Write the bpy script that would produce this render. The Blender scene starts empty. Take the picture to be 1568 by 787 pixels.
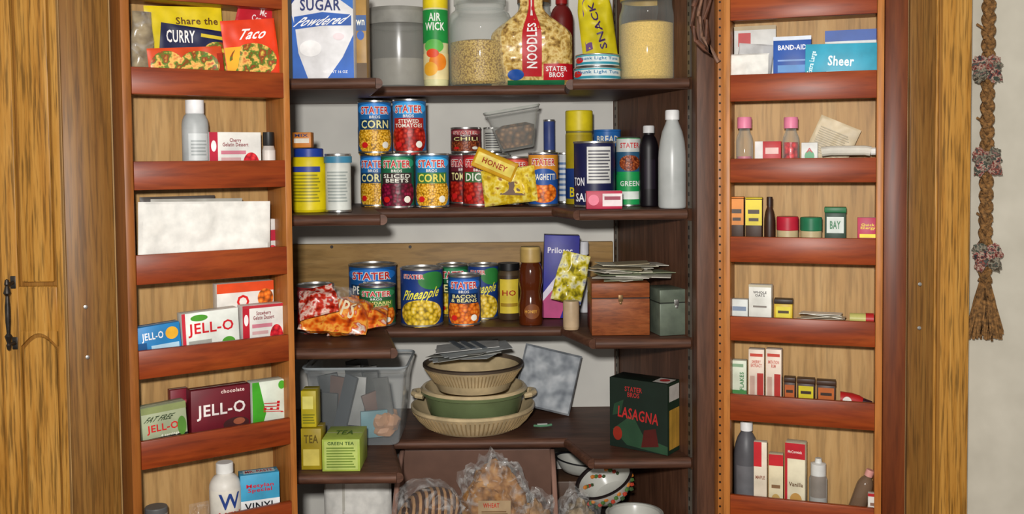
import bpy, bmesh, math, random
from mathutils import Matrix, Vector, noise
rad=math.radians
random.seed(7)
scene=bpy.context.scene
scene.view_settings.view_transform='Standard'
scene.view_settings.look='None'
# ---------------------------------------------------------------- camera (surveyed from the photo)
F=1500.0; UC=784.0; VC=308.5; PITCH=2.5; ROLL=0.55
CAM=Vector((0,0,1.5))
R3=Matrix.Rotation(rad(90-PITCH),3,'X')@Matrix.Rotation(rad(-ROLL),3,'Z')
cd=bpy.data.cameras.new('camera'); cam=bpy.data.objects.new('camera',cd)
scene.collection.objects.link(cam); scene.camera=cam
cam.matrix_world=Matrix.Translation(CAM)@R3.to_4x4()
cd.sensor_width=36; cd.lens=36*F/1568; cd.shift_y=-(393.5-VC)/1568
cd.clip_start=0.05
class Frame:
    """vertical reference plane: origin O (xy), direction e; t = depth behind the plane"""
    def __init__(s,O,e):
        s.O=Vector(O); s.e=Vector(e).normalized(); s.n=Vector((-s.e.y,s.e.x))
        if s.n.y<0: s.n=-s.n
        s.ang=math.atan2(s.e.y,s.e.x)
    def hit(s,u,v,t):
        d=R3@Vector(((u-UC)/F,-(v-VC)/F,-1)); P=s.O+s.n*t; k=P.dot(s.n)/Vector((d.x,d.y)).dot(s.n)
        s.k=k; return CAM+d*k
    def fit(s,u0,u1,vt,zb,t):
        h=s.hit((u0+u1)/2,vt,t).z-zb; vm=vt+h/2*F/s.k
        a=s.hit(u0,vm,t); b=s.hit(u1,vm,t)
        return Vector(((a.x+b.x)/2,(a.y+b.y)/2)),(b-a).xy.length,max(h,.004)
FB=Frame((0,0),(1,0))
# ---------------------------------------------------------------- materials
def lin(h):
    if isinstance(h,str): h=[int(h[i:i+2],16)/255 for i in (0,2,4)]
    return tuple(c/12.92 if c<=.04045 else ((c+.055)/1.055)**2.4 for c in h)+(1,)
MC={}
def base(name):
    m=bpy.data.materials.new(name); m.use_nodes=True
    nt=m.node_tree; b=nt.nodes['Principled BSDF']; b.inputs['Specular IOR Level'].default_value=.35; return m,nt,b
def coords(nt,sc):
    tc=nt.nodes.new('ShaderNodeTexCoord'); mp=nt.nodes.new('ShaderNodeMapping'); mp.inputs['Scale'].default_value=sc
    nt.links.new(tc.outputs['Object'],mp.inputs['Vector']); return mp.outputs['Vector']
def ramp(nt,fac,cols):
    r=nt.nodes.new('ShaderNodeValToRGB'); e=r.color_ramp.elements
    while len(e)<len(cols): e.new(.5)
    for i,(p,c) in enumerate(cols): e[i].position=p; e[i].color=lin(c)
    nt.links.new(fac,r.inputs['Fac']); return r.outputs['Color']
def bump(nt,b,fac,st,dist=.002):
    n=nt.nodes.new('ShaderNodeBump'); n.inputs['Strength'].default_value=st; n.inputs['Distance'].default_value=dist
    nt.links.new(fac,n.inputs['Height']); nt.links.new(n.outputs['Normal'],b.inputs['Normal'])
def scalec(h,k): 
    return ''.join('%02x'%max(0,min(255,int(int(h[i:i+2],16)*k))) for i in (0,2,4))
def paint(hx,rough=.45,metal=0,var=.08,scale=25,alpha=1,bmp=0,name=None):
    key=(hx,rough,metal,var,scale,alpha,bmp)
    if key in MC: return MC[key]
    m,nt,b=base(name or 'paint_'+hx)
    n=nt.nodes.new('ShaderNodeTexNoise'); n.inputs['Scale'].default_value=scale; n.inputs['Detail'].default_value=3
    nt.links.new(coords(nt,(1,1,1)),n.inputs['Vector'])
    nt.links.new(ramp(nt,n.outputs['Fac'],[(.3,scalec(hx,1-var)),(.7,scalec(hx,1+var))]),b.inputs['Base Color'])
    b.inputs['Roughness'].default_value=rough; b.inputs['Metallic'].default_value=metal; b.inputs['Alpha'].default_value=alpha
    if bmp: bump(nt,b,n.outputs['Fac'],bmp)
    MC[key]=m; return m
def clear(name,hx,a0,a1,rough=.08,crk=0,scale=40):
    """thin clear glass / plastic: more reflective and opaque at grazing angles (fresnel), optional crinkle bump and painted highlights"""
    m,nt,b=base(name); b.inputs['Base Color'].default_value=lin(hx); b.inputs['Roughness'].default_value=rough; b.inputs['Specular IOR Level'].default_value=.6
    lw=nt.nodes.new('ShaderNodeLayerWeight'); lw.inputs['Blend'].default_value=.35
    mr=nt.nodes.new('ShaderNodeMapRange'); mr.inputs['To Min'].default_value=a0; mr.inputs['To Max'].default_value=a1
    nt.links.new(lw.outputs['Facing'],mr.inputs['Value']); out=mr.outputs['Result']
    n=nt.nodes.new('ShaderNodeTexNoise'); n.inputs['Scale'].default_value=scale; n.inputs['Detail'].default_value=4; n.inputs['Distortion'].default_value=1.2
    nt.links.new(coords(nt,(1,1,1)),n.inputs['Vector'])
    if crk:  # noise raises alpha in patches, painting in crinkle highlights; bump adds the folds
        m2=nt.nodes.new('ShaderNodeMapRange'); m2.inputs['From Min'].default_value=.52; m2.inputs['From Max'].default_value=.72; m2.inputs['To Min'].default_value=0; m2.inputs['To Max'].default_value=crk
        nt.links.new(n.outputs['Fac'],m2.inputs['Value'])
        ad=nt.nodes.new('ShaderNodeMath'); ad.operation='ADD'; nt.links.new(out,ad.inputs[0]); nt.links.new(m2.outputs['Result'],ad.inputs[1]); out=ad.outputs[0]
        bump(nt,b,n.outputs['Fac'],.8,.006)
    nt.links.new(out,b.inputs['Alpha']); MC[name]=m; return m
def wood(name,cols,sc,rough=.35,bm=.12,dist=1.0,pore=.12):
    m,nt,b=base(name)
    v=coords(nt,sc)
    n=nt.nodes.new('ShaderNodeTexNoise'); n.inputs['Scale'].default_value=1; n.inputs['Detail'].default_value=7; n.inputs['Roughness'].default_value=.65; n.inputs['Distortion'].default_value=dist
    nt.links.new(v,n.inputs['Vector'])
    c=ramp(nt,n.outputs['Fac'],cols)
    n2=nt.nodes.new('ShaderNodeTexNoise'); n2.inputs['Scale'].default_value=4.5; n2.inputs['Detail'].default_value=4
    nt.links.new(v,n2.inputs['Vector'])
    g=ramp(nt,n2.outputs['Fac'],[(.36,tuple([1-pore]*3)),(.52,(1,1,1))])
    mx=nt.nodes.new('ShaderNodeMix'); mx.data_type='RGBA'; mx.blend_type='MULTIPLY'; mx.inputs[0].default_value=1
    nt.links.new(c,mx.inputs[6]); nt.links.new(g,mx.inputs[7]); nt.links.new(mx.outputs[2],b.inputs['Base Color'])
    b.inputs['Roughness'].default_value=rough; b.inputs['Specular IOR Level'].default_value=.25
    bump(nt,b,n.outputs['Fac'],bm,.001)
    return m
def food(name,c1,c2,scale=160,rough=.4,c0=None,alpha=1):
    m,nt,b=base(name)
    n=nt.nodes.new('ShaderNodeTexVoronoi'); n.inputs['Scale'].default_value=scale
    nt.links.new(coords(nt,(1,1,1)),n.inputs['Vector'])
    nt.links.new(ramp(nt,n.outputs['Distance'],[(.0,c1),(.45,c2),(.85,c0 or scalec(c2,.55))]),b.inputs['Base Color'])
    b.inputs['Roughness'].default_value=rough; bump(nt,b,n.outputs['Distance'],.3,.002); b.inputs['Alpha'].default_value=alpha
    MC[name]=m; return m
def patchy(name,cols,scale=60,rough=.3,alpha=1):
    m,nt,b=base(name)
    n=nt.nodes.new('ShaderNodeTexNoise'); n.inputs['Scale'].default_value=scale; n.inputs['Detail'].default_value=2
    nt.links.new(coords(nt,(1,1,1)),n.inputs['Vector'])
    r=ramp(nt,n.outputs['Fac'],cols); nt.links.new(r,b.inputs['Base Color'])
    b.inputs['Roughness'].default_value=rough; b.inputs['Alpha'].default_value=alpha; bump(nt,b,n.outputs['Fac'],.2)
    MC[name]=m; return m
F_corn=food('corn_picture','ffe680','f0b020',230)
F_beet=food('beet_picture','b02050','6a0f2a',120)
F_tom=food('tomato_picture','ee4a30','b01c12',110)
F_pine=food('pineapple_picture','fff09a','e8c22c',110)
F_orange=food('orange_picture','ffb040','e8701a',120)
F_bean=food('bean_picture','c8783c','8a3a1c',220)
F_nood=food('noodle_pasta','e8cc80','c09848',190,.4,'7a5a28')
F_mac=food('macaroni','e0c474','bc9c4c',260,.4,'7c5c28')
F_nuts=food('mixed_nuts','b88c5c','6c4828',90,.5,'2c1c10')
F_meal=paint('dcbc68',.8,0,.1,400,1,.3,'corn_meal')
F_flour=paint('d8d4c8',.9,0,.04,40,1,0,'flour')
F_berry=food('berry_picture','f04040','c01828',120)
W_shelf=wood('shelf_dark_wood',[(.3,'42291e'),(.55,'583a2c'),(.75,'6e4c3c')],(4,25,40),.5)
W_side=wood('side_dark_wood',[(.3,'462d20'),(.55,'5e3e2d'),(.8,'74503c')],(30,30,3),.5)
W_ply=wood('ply_panel',[(.25,'967044'),(.5,'b08a56'),(.75,'c09c68')],(28,28,2.2),.5,.08,1,.12)
W_rail=wood('mahogany_rail',[(.25,'66220a'),(.5,'843612'),(.75,'984619')],(2.5,22,22),.38)
W_rackside=wood('rack_side_wood',[(.25,'985824'),(.5,'ac6c32'),(.8,'be8242')],(22,22,2.2),.4)
W_rackdark=wood('rack_stile_wood',[(.25,'743e14'),(.5,'8c5220'),(.8,'a0662e')],(25,25,2),.4)
W_reddark=wood('dark_red_stile_wood',[(.25,'56240c'),(.5,'6c3414'),(.8,'80461e')],(25,25,2),.4)
W_stile=wood('door_stile_wood',[(.25,'6a4216'),(.5,'805826'),(.8,'946c34')],(60,60,2.5),.42,.15,1,.2)
W_oak=wood('golden_oak',[(.25,'8a5818'),(.42,'ac7830'),(.6,'bc8a40'),(.8,'cc9c54')],(55,55,2.6),.4,.2,1.2,.32)
W_oakd=wood('oak_dark',[(.2,'6a4214'),(.45,'8e6026'),(.85,'a87a38')],(75,75,3),.42)
W_board=wood('back_board_wood',[(.25,'86643a'),(.5,'9c7a48'),(.8,'b08e5c')],(3,20,22),.5)
W_box=wood('recipe_box_wood',[(.3,'703618'),(.55,'8a4a24'),(.8,'a06038')],(10,40,60),.45)
M_wall=paint('cfcdc6',.8,0,.04,6,1,0,'pantry_plaster')
M_room=paint('c4bfb0',.85,0,.035,14,1,.12,'room_wall_paint')
M_steel=paint('b8b8b4',.3,.9,.05,30,1,0,'tin_metal')
M_lid=paint('a8a8a6',.35,.85,.05,30,1,0,'tin_lid')
M_iron=paint('3a3632',.4,.7,.2,80,1,.2,'aged_iron')
M_glass=clear('jar_glass','b0bcb8',.07,.75,.06)
M_clear=clear('clear_plastic','b4bcc0',.14,.7,.15)
M_film=clear('crinkled_film','dcdcda',.03,.22,.1,.42,30)
M_paper=paint('dedcd6',.8,0,.05,50,1,.2,'paper')
def C(x):
    if not isinstance(x,str): return x
    return paint(x)
# ---------------------------------------------------------------- text
TC={}
def tgeo(s,bold=.02):
    if (s,bold) in TC: return TC[(s,bold)]
    cu=bpy.data.curves.new('t','FONT'); cu.body=s; cu.size=1; cu.offset=bold; cu.resolution_u=2; cu.space_line=.85; cu.align_x='CENTER'
    if bold==.02 or bold>.03: cu.space_character=1.08
    ob=bpy.data.objects.new('t',cu); scene.collection.objects.link(ob)
    dg=bpy.context.evaluated_depsgraph_get(); dg.update(); e=ob.evaluated_get(dg); me=e.to_mesh()
    vs=[(v.co.x,v.co.y) for v in me.vertices]; fs=[tuple(p.vertices) for p in me.polygons]
    e.to_mesh_clear(); bpy.data.objects.remove(ob); bpy.data.curves.remove(cu)
    x0=min(v[0] for v in vs);x1=max(v[0] for v in vs);y0=min(v[1] for v in vs);y1=max(v[1] for v in vs)
    vs=[((x-x0)/(x1-x0)-.5,(y-y0)/(y1-y0)-.5) for x,y in vs]
    TC[(s,bold)]=(vs,fs,x1-x0,y1-y0); return TC[(s,bold)]
# ---------------------------------------------------------------- builder
def flat(y): return lambda X,Z,o:(X,y-o,Z)
def cyl(r): return lambda X,Z,o:((r+o)*math.sin(X/r),-(r+o)*math.cos(X/r),Z)
def sideR(x): return lambda X,Z,o:(x+o,X,Z)
def sideL(x): return lambda X,Z,o:(x-o,-X,Z)
def top(z): return lambda X,Z,o:(X,Z,z+o)
class B:
    def __init__(s): s.v=[];s.f=[];s.m=[];s.mats=[]
    def add(s,vs,fs,mat,T=None):
        mat=C(mat)
        if mat not in s.mats: s.mats.append(mat)
        k=s.mats.index(mat); n=len(s.v)
        for v in vs:
            v=Vector(v); s.v.append(T@v if T else v)
        for f in fs: s.f.append([i+n for i in f]); s.m.append(k)
    def box(s,x,y,z,w,d,h,mat,bev=0,T=None):
        bm=bmesh.new(); bmesh.ops.create_cube(bm,size=1)
        for v in bm.verts: v.co=Vector((v.co.x*w+x,v.co.y*d+y,(v.co.z+.5)*h+z))
        if bev: bmesh.ops.bevel(bm,geom=bm.edges[:],offset=bev,segments=2,profile=.5,affect='EDGES')
        bm.verts.index_update()
        s.add([v.co.copy() for v in bm.verts],[[v.index for v in f.verts] for f in bm.faces],mat,T); bm.free()
    def prism(s,pts,z0,z1,mat,T=None):
        n=len(pts); s.add([(x,y,z0) for x,y in pts]+[(x,y,z1) for x,y in pts],
          [list(range(n))[::-1],list(range(n,2*n))]+[[i,(i+1)%n,(i+1)%n+n,i+n] for i in range(n)],mat,T)
    def lathe(s,prof,mat=None,n=32,x=0,y=0,T=None):
        for i in range(len(prof)-1):
            a,b=prof[i],prof[i+1]; m=a[2] if len(a)>2 and mat is None else mat
            if m is None: continue
            vs=[];fs=[]
            for (r,z) in ((a[0],a[1]),(b[0],b[1])):
                for j in range(n):
                    th=2*math.pi*j/n
                    vs.append((x+r*math.cos(th),y+r*math.sin(th),z))
            for j in range(n):
                k=(j+1)%n
                if a[0]<1e-6: fs.append([j,k+n,j+n])
                elif b[0]<1e-6: fs.append([j,k,j+n])
                else: fs.append([j,k,k+n,j+n])
            s.add(vs,fs,m,T)
    def loft(s,loops,mat,cap0=True,cap1=True,T=None):
        n=len(loops[0]); vs=[p for l in loops for p in l]; fs=[]
        for i in range(len(loops)-1):
            for j in range(n):
                k=(j+1)%n; fs.append([i*n+j,i*n+k,(i+1)*n+k,(i+1)*n+j])
        if cap0: fs.append(list(range(n))[::-1])
        if cap1: fs.append([(len(loops)-1)*n+j for j in range(n)])
        s.add(vs,fs,mat,T)
    def tube(s,pts,r,mat,n=8,T=None,cap=True):
        pts=[Vector(p) for p in pts]; loops=[]; up=Vector((0,0,1))
        for i,p in enumerate(pts):
            t=(pts[min(i+1,len(pts)-1)]-pts[max(i-1,0)]).normalized()
            a=t.cross(up); 
            if a.length<.1: a=t.cross(Vector((0,1,0)))
            a.normalize(); b=t.cross(a); rr_=r(i/(len(pts)-1)) if callable(r) else r
            loops.append([p+a*rr_*math.cos(2*math.pi*j/n)+b*rr_*math.sin(2*math.pi*j/n) for j in range(n)])
        s.loft(loops,mat,cap,cap,T)
    def blob(s,c,r,mat,amp=.15,freq=3,seed=0,sub=3,T=None):
        bm=bmesh.new(); bmesh.ops.create_icosphere(bm,subdivisions=sub,radius=1)
        for v in bm.verts:
            q=v.co*freq+Vector((seed*7.3,seed,0))
            k=1+amp*noise.noise(q)+amp*.4*noise.noise(q*2.7); v.co=Vector((v.co.x*r[0]*k+c[0],v.co.y*r[1]*k+c[1],v.co.z*r[2]*k+c[2]))
        bm.verts.index_update(); s.add([v.co.copy() for v in bm.verts],[[v.index for v in f.verts] for f in bm.faces],mat,T); bm.free()
    def strip(s,mp,xs,lo,hi,mat,off,nz=1):
        vs=[];fs=[]
        for x in xs:
            for j in range(nz+1): vs.append(mp(x,lo(x)+(hi(x)-lo(x))*j/nz,off))
        for i in range(len(xs)-1):
            for j in range(nz):
                a=i*(nz+1)+j; fs.append([a,a+nz+1,a+nz+2,a+1])
        s.add(vs,fs,mat)
    def deco(s,mp,W,H,items,z0=0,curved=False,nz=1):
        for i,it in enumerate(items):
            off=.0004+i*(.00022 if curved else .00015); k=it[0]
            if k=='r':
                x0,x1,a,b=it[1:5]; X0=(x0-.5)*W; X1=(x1-.5)*W; n=max(1,int(abs(x1-x0)*22)) if curved else 1
                s.strip(mp,[X0+(X1-X0)*j/n for j in range(n+1)],lambda x:z0+a*H,lambda x:z0+b*H,it[5],off,nz)
            elif k=='e':
                cx,cz,rx,rz=it[1:5]; n=34 if curved else 16
                xs=[(cx-.5)*W-rx*W*math.cos(math.pi*j/n) for j in range(n+1)]
                def hh(x): return math.sqrt(max(0,1-((x-(cx-.5)*W)/(rx*W))**2))*rz*H
                s.strip(mp,xs,lambda x:z0+cz*H-hh(x),lambda x:z0+cz*H+hh(x),it[5],off,nz)
            elif k=='p':
                pts=it[1]; s.add([mp((x-.5)*W,z0+z*H,off) for x,z in pts],[list(range(len(pts)))],it[2])
            elif k in ('t','T'):
                t,cx,cz,w,h,m=it[1:7]; ro=rad(it[7]) if len(it)>7 else 0; sh=it[8] if len(it)>8 else 0
                passes=[(.02,m,0,1,1)]
                if k=='T':
                    a=tgeo(t,.02); bb=tgeo(t,.075); passes=[(.075,'f0ece4',0,bb[2]/a[2],bb[3]/a[3]),(.02,m,.0003,1,1)]
                for bold,mm,do,kw,kh in passes:
                    vs,fs=tgeo(t,bold)[:2]; out=[]
                    for x,z in vs:
                        X=(x+sh*z)*w*W*kw; Z=z*h*H*kh
                        if ro:
                            if abs(abs(ro)-math.pi/2)<.2: X=x*h*H; Z=z*w*W
                            X,Z=X*math.cos(ro)-Z*math.sin(ro),X*math.sin(ro)+Z*math.cos(ro)
                        out.append(mp((cx-.5)*W+X,z0+cz*H+Z,off+do+(.0005 if curved else .0002)))
                    s.add(out,fs,mm)
    def make(s,name,loc=(0,0,0),yaw=0,tilt=0,lean=0,ground=True):
        if tilt or lean:
            T=Matrix.Rotation(rad(tilt),3,'Y')@Matrix.Rotation(rad(lean),3,'X'); s.v=[T@v for v in s.v]
            if ground:
                mz=min(v.z for v in s.v); s.v=[Vector((v.x,v.y,v.z-mz)) for v in s.v]
        me=bpy.data.meshes.new(name); me.from_pydata([tuple(v) for v in s.v],[],s.f)
        for m in s.mats: me.materials.append(m)
        me.polygons.foreach_set('material_index',s.m); me.polygons.foreach_set('use_smooth',[True]*len(s.f))
        bm=bmesh.new(); bm.from_mesh(me); bmesh.ops.remove_doubles(bm,verts=bm.verts,dist=.00002); bm.to_mesh(me); bm.free()
        me.set_sharp_from_angle(angle=rad(26)); me.update()
        ob=bpy.data.objects.new(name,me); scene.collection.objects.link(ob)
        ob.location=loc; ob.rotation_euler=(0,0,yaw); return ob
def rr(w,d,r,z,n=4,cx=0,cy=0):
    r=min(r,w/2-.0005,d/2-.0005); out=[]
    for sx,sy,a0 in ((1,1,0),(-1,1,90),(-1,-1,180),(1,-1,270)):
        for i in range(n+1):
            a=rad(a0+90*i/n); out.append(Vector((cx+sx*(w/2-r)+r*math.cos(a),cy+sy*(d/2-r)+r*math.sin(a),z)))
    return out
# corner arcs: keep the loop convex (arc angles already include the quadrant sign)
def rr(w,d,r,z,n=4,cx=0,cy=0):
    r=min(r,w/2-.0005,d/2-.0005); out=[]
    for sx,sy,a0 in ((1,1,0),(-1,1,90),(-1,-1,180),(1,-1,270)):
        for i in range(n+1):
            a=rad(a0+90*i/n); out.append(Vector((cx+sx*(w/2-r)+r*math.cos(a),cy+sy*(d/2-r)+r*math.sin(a),z)))
    return out
EPS=.0008
# ------------ item makers
def carton(name,fr,u0,u1,vt,zb,t,d,col,dec=(),yaw=0,tilt=0,lean=0,topd=(),sr=(),sl=(),h=None,bev=.0008):
    c,w,hh=fr.fit(u0,u1,vt,zb,t); h=h or hh
    b=B(); b.box(0,0,0,w,d,h,col,bev); b.deco(flat(-d/2),w,h,dec)
    b.deco(sideR(w/2),d,h,sr); b.deco(sideL(-w/2),d,h,sl); b.deco(top(h),w,d,topd,z0=-d/2)
    b.box(0,0,h-.0002,w*.96,.0012,.0006,'8a8478')
    p=c+fr.n*(d/2+.001); return b.make(name,(p.x,p.y,zb+EPS),fr.ang+rad(yaw),tilt,lean),h
def can(name,fr,u0,u1,vt,zb,t,col,dec=(),yaw=0,rim=True,h=None,lid=None,tilt=0,lean=0):
    c,w,hh=fr.fit(u0,u1,vt,zb,t); h=h or hh; r=w/2; lid=lid or M_lid; st=M_steel if rim else C(col); e=min(.004,h*.06)
    b=B(); q=r*.97
    b.lathe([(0,.002,st),(q*.93,.002,st),(q*.95,0,st),(r,.0005,st),(r,e,st),(q,e+.001,C(col)),(q,h-e-.001,st),(r,h-e,st),(r,h-.0005,st),(r*.985,h,st),(r*.93,h,lid),(r*.92,h-.004,lid),(r*.72,h-.004,lid),(r*.7,h-.003,lid),(r*.45,h-.003,lid),(r*.43,h-.004,lid),(0,h-.004,lid)],n=48)
    b.deco(cyl(q),2*r,h-2*e-.003,dec,z0=e+.0015,curved=True)
    return b.make(name,(c.x,c.y,zb+EPS),fr.ang+rad(yaw)+math.atan2(-c.x,c.y)*0.5,tilt,lean),h
def spun(name,fr,u0,u1,vt,zb,t,prof,dec=(),band=(1,0,1),yaw=0,tilt=0,lean=0,inner=None,n=36,h=None):
    c,w,hh=fr.fit(u0,u1,vt,zb,t); h=h or hh; r=w/2
    b=B(); b.lathe([(a*r,z*h,C(m)) for a,z,m in prof],n=n)
    if inner: b.lathe([(a*r,z*h,C(m)) for a,z,m in inner],n=n)
    rf,z0,z1=band; b.deco(cyl(r*rf),2*r*rf,(z1-z0)*h,dec,z0=z0*h,curved=True)
    return b.make(name,(c.x,c.y,zb+EPS),fr.ang+rad(yaw),tilt,lean),h
def bottle(body,cap,sh=.62,cf=.42,ch=.84):
    return [(0,0,body),(.9,0,body),(.97,.01,body),(1,.03,body),(1,sh,body),(.97,sh+(ch-sh)*.2,body),(.88,sh+(ch-sh)*.45,body),(.72,sh+(ch-sh)*.7,body),(.52,sh+(ch-sh)*.88,body),(cf*.85,ch-.01,body),(cf*.85,ch,cap),(cf,ch,cap),(cf,.985,cap),(cf*.9,1,cap),(0,1,cap)]
def tinprof(body,cap,k=.8): return [(0,0,body),(.97,0,body),(1,.02,body),(1,k,body),(.97,k+.01,cap),(1,k+.02,cap),(1,.97,cap),(.95,1,cap),(0,1,cap)]
def pouch(name,fr,u0,u1,vt,zb,t,th,mat,dec=(),cr=.006,seed=1,neck=0,yaw=0,tilt=0,lean=0,h=None,back=.7,freq=22,pw=.5,film=None):
    c,w,hh=fr.fit(u0,u1,vt,zb,t); h=h or hh
    def sx(Z):
        q=min(1,max(0,(Z/h-.55)/.35)); q=q*q*(3-2*q); return 1-neck*q
    def g(X,Z):
        a=max(0,1-(2*X/w)**2)**pw*max(0,math.sin(math.pi*min(1,max(0,Z/h))))**pw
        nn=noise.noise(Vector((X*freq,Z*freq,seed*3.1)))+.6*noise.noise(Vector((X*freq*2.3,Z*freq*2.3,seed*5.1)))
        return th*a*(sx(Z)*.7+.3), cr*nn*(.25+a)
    def mp(X,Z,o):
        a,nz=g(X,Z); return (X*sx(Z),-a-nz-o*2-(.0012 if o>0 else .0006),Z)
    def mb(X,Z,o): a,nz=g(X,Z); return (X*sx(Z),a*back-nz+.0006,Z)
    b=B(); N=34; xs=[-w/2+w*i/N for i in range(N+1)]
    b.strip(mp,xs,lambda x:0,lambda x:h,mat,0,30); b.strip(mb,xs,lambda x:0,lambda x:h,mat,0,30)
    if film: 
        def mf(X,Z,o): x,y,z=mp(X,Z,o); return (x*1.03,y-.003,z)
        b.strip(mf,xs,lambda x:0,lambda x:h,film,0,30)
    b.deco(mp,w,h,dec,curved=True,nz=12)
    p=c; return b.make(name,(p.x,p.y,zb+EPS),fr.ang+rad(yaw),tilt,lean),h
# ================================================================= ROOM
def wallbox(name,p0,p1,z0,z1,th,mat):
    b=B(); p0=Vector(p0);p1=Vector(p1); e=(p1-p0); n=Vector((-e.y,e.x)).normalized()*th
    b.prism([tuple(p0),tuple(p1),tuple(p1+n),tuple(p0+n)],z0,z1,mat); return b.make(name)
b=B(); b.box(0,1.0,-.02,5,4,.02,wood('floor_planks',[(.3,'5a3c22'),(.7,'8a6238')],(3,20,3))); b.make('floor')
z1=FB.hit(720,131,2.2).z; z2=FB.hit(720,318,2.2).z; z3=FB.hit(720,501,2.2).z; z4=FB.hit(720,672,2.2).z; z5=z4-.30
YB=2.48; YF=2.035
xr_b=FB.hit(940,400,YB).x; xr_f=FB.hit(1062,400,YF).x
wallbox('wall_back',(-.60,YB+.001),(xr_b+.05,YB+.001),0,2.3,.03,M_wall)
wallbox('wall_cabinet_left',(-.505,1.99),(-.60,YB),0,2.3,.012,W_side)
b=B()
b.prism([(xr_b,YB),(xr_f,YF),(xr_f+.02,YF),(xr_b+.022,YB)],0,2.3,W_side); b.make('wall_cabinet_right')
ang=math.atan2(YF-YB,xr_f-xr_b)
def onwall(k,off): 
    e=Vector((xr_f-xr_b,YF-YB)); n=Vector((e.y,-e.x)).normalized(); n=-n if n.x>0 else n
    return Vector((xr_b,YB))+e*k+n*off
# slotted metal shelf standards, one length per bay between the shelves
def standard(x,y,yaw,w=.012):
    for za,zb in ((z5+.002,z4-.024),(z4+.002,z3-.024),(z3+.002,z2-.024),(z2+.002,z1-.024),(z1+.002,2.0)):
        b=B(); b.box(0,0,0,w,.004,zb-za,paint('6e665c',.4,.6),0)
        for i in range(int((zb-za)/.02)): b.box(0,-.0022,.006+i*.02,w*.35,.001,.008,'14100c')
        b.make('shelf_standard_strip',(x,y,za),yaw)
for k in (.975,.06):
    p=onwall(k,.0030); standard(p.x,p.y,ang)
b=B(); xj=FB.hit(1064,400,2.0).x; xj2=FB.hit(1104,400,1.95).x
b.box((xj+xj2)/2+.006,2.005,0,xj2-xj+.012,.05,2.3,W_side,.003)
b.box(xj2+.001,1.960,0,.018,.036,2.3,W_rackside,.002)
for i in range(90): b.lathe([(0,0),(.0022,0),(.0022,.001),(0,.001)],'1a100a',n=8,T=Matrix.Translation((xj2-.004,1.9418,.55+i*.0165))@Matrix.Rotation(rad(90),4,'X'))
b.make('door_jamb_right')
def shelf(name,z,th,ul,ur0,ur1,yf):
    b=B(); xl=FB.hit(ul,400,1.965).x; xl2=FB.hit(ul-14,400,2.2).x
    xa=FB.hit(ur0,400,2.2).x; xb=FB.hit(ur1,400,yf).x
    k=(YB-yf)/(YB-YF); xw=xr_b+(xr_f-xr_b)*k-.003
    pts=[(-.590,YB-.002),(xr_b-.003,YB-.002),(xw,yf),(xb+.008,yf),(xb,yf+.004),(xa,2.195),(xa-.006,2.2),(xl2+.006,2.2),(xl2,2.195),(xl,1.972),(xl-.006,1.965),(-.462,1.965),(-.49,2.0)]
    b.prism(pts,z-th,z,W_shelf)
    for p,q in (((xb+.004,yf),(xw,yf)),((xl2,2.2),(xa,2.2)),((xa,2.2),(xb,yf)),((-.462,1.965),(xl-.003,1.965)),((xl,1.965),(xl2,2.2))):
        b.tube([(p[0],p[1],z-th/2),(q[0],q[1],z-th/2)],th/2*.97,W_shelf,16)
    b.make(name)
shelf('pantry_shelf',z1,.022,582,873,876,2.05)
shelf('pantry_shelf',z2,.022,586,850,885,2.06)
shelf('pantry_shelf',z3,.022,599,862,908,2.045)
shelf('pantry_shelf',z4,.022,605,866,905,2.045)
shelf('pantry_shelf',z5,.022,612,866,905,2.05)
b=B(); za=FB.hit(700,372,2.46).z
b.box((-.588+xr_b)/2,2.47,z3+.003,xr_b+.58,.018,za-z3-.003,W_board,.002)
for uu in (508,628): 
    p=FB.hit(uu,378,2.46); b.lathe([(0,0),(.004,0),(.004,.003),(0,.003)],'2c2018',n=10,T=Matrix.Translation((p.x,2.4612,p.z))@Matrix.Rotation(rad(90),4,'X'))
b.make('back_cleat_board')
# ================================================================= DOORS + RACKS
def rack(tag,A,Bp,depth,vs,uref,endt,rails_h,ext_l,ext_r,zbot=.45,ztop=1.98):
    A=Vector(A);Bp=Vector(Bp); fr=Frame(A,Bp-A); L=(Bp-A).length
    zs=[fr.hit(uref,v,0).z for v in vs]
    b=B()
    b.box((L-ext_l+ext_r)/2+0,depth+.011,.002,L+ext_l+ext_r,.02,2.1,W_ply)
    if ext_l: b.box(-ext_l/2-.001,depth-.002,.01,ext_l-.004,.008,2.09,W_stile,.0015)
    if ext_r: b.box(L+ext_r/2+.001,depth-.002,.01,ext_r-.004,.008,2.09,W_reddark,.0015)
    b.make('door_pantry_'+tag,(A.x,A.y,0),fr.ang)
    b=B()
    b.box(.006,depth/2,zbot,.012,depth-.002,ztop-zbot,W_rackdark if tag=='left' else W_rackside,.001)
    b.box(L-.006,depth/2,zbot,.012,depth-.002,ztop-zbot,W_rackside,.001)
    if tag=='left': b.box(.003,.0,zbot,.014,.006,ztop-zbot,W_rackdark,.001)
    for z,rh in zip(zs,rails_h):
        b.box(L/2,depth/2+.004,z-rh+.004,L-.026,depth-.014,.012,W_rackside,0)
        b.box(L/2,.004,z-rh,L-.0245,.010,rh,W_rail,.0012)
    b.make('door_rack_'+tag,(A.x,A.y,0),fr.ang)
    return fr,zs,L
xA=FB.hit(193,250,1.685).x; xB=FB.hit(446,250,1.85).x
HL=[.047,.05,.052,.05,.05,.05,.045]; HR=[.05,.045,.048,.046,.05,.05,.045]
RL,zl,LL=rack('left',(xA,1.685),(xB,1.85),.10,[112,245,377,512,640,768,-22],444,0,HL,.085,0)
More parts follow.
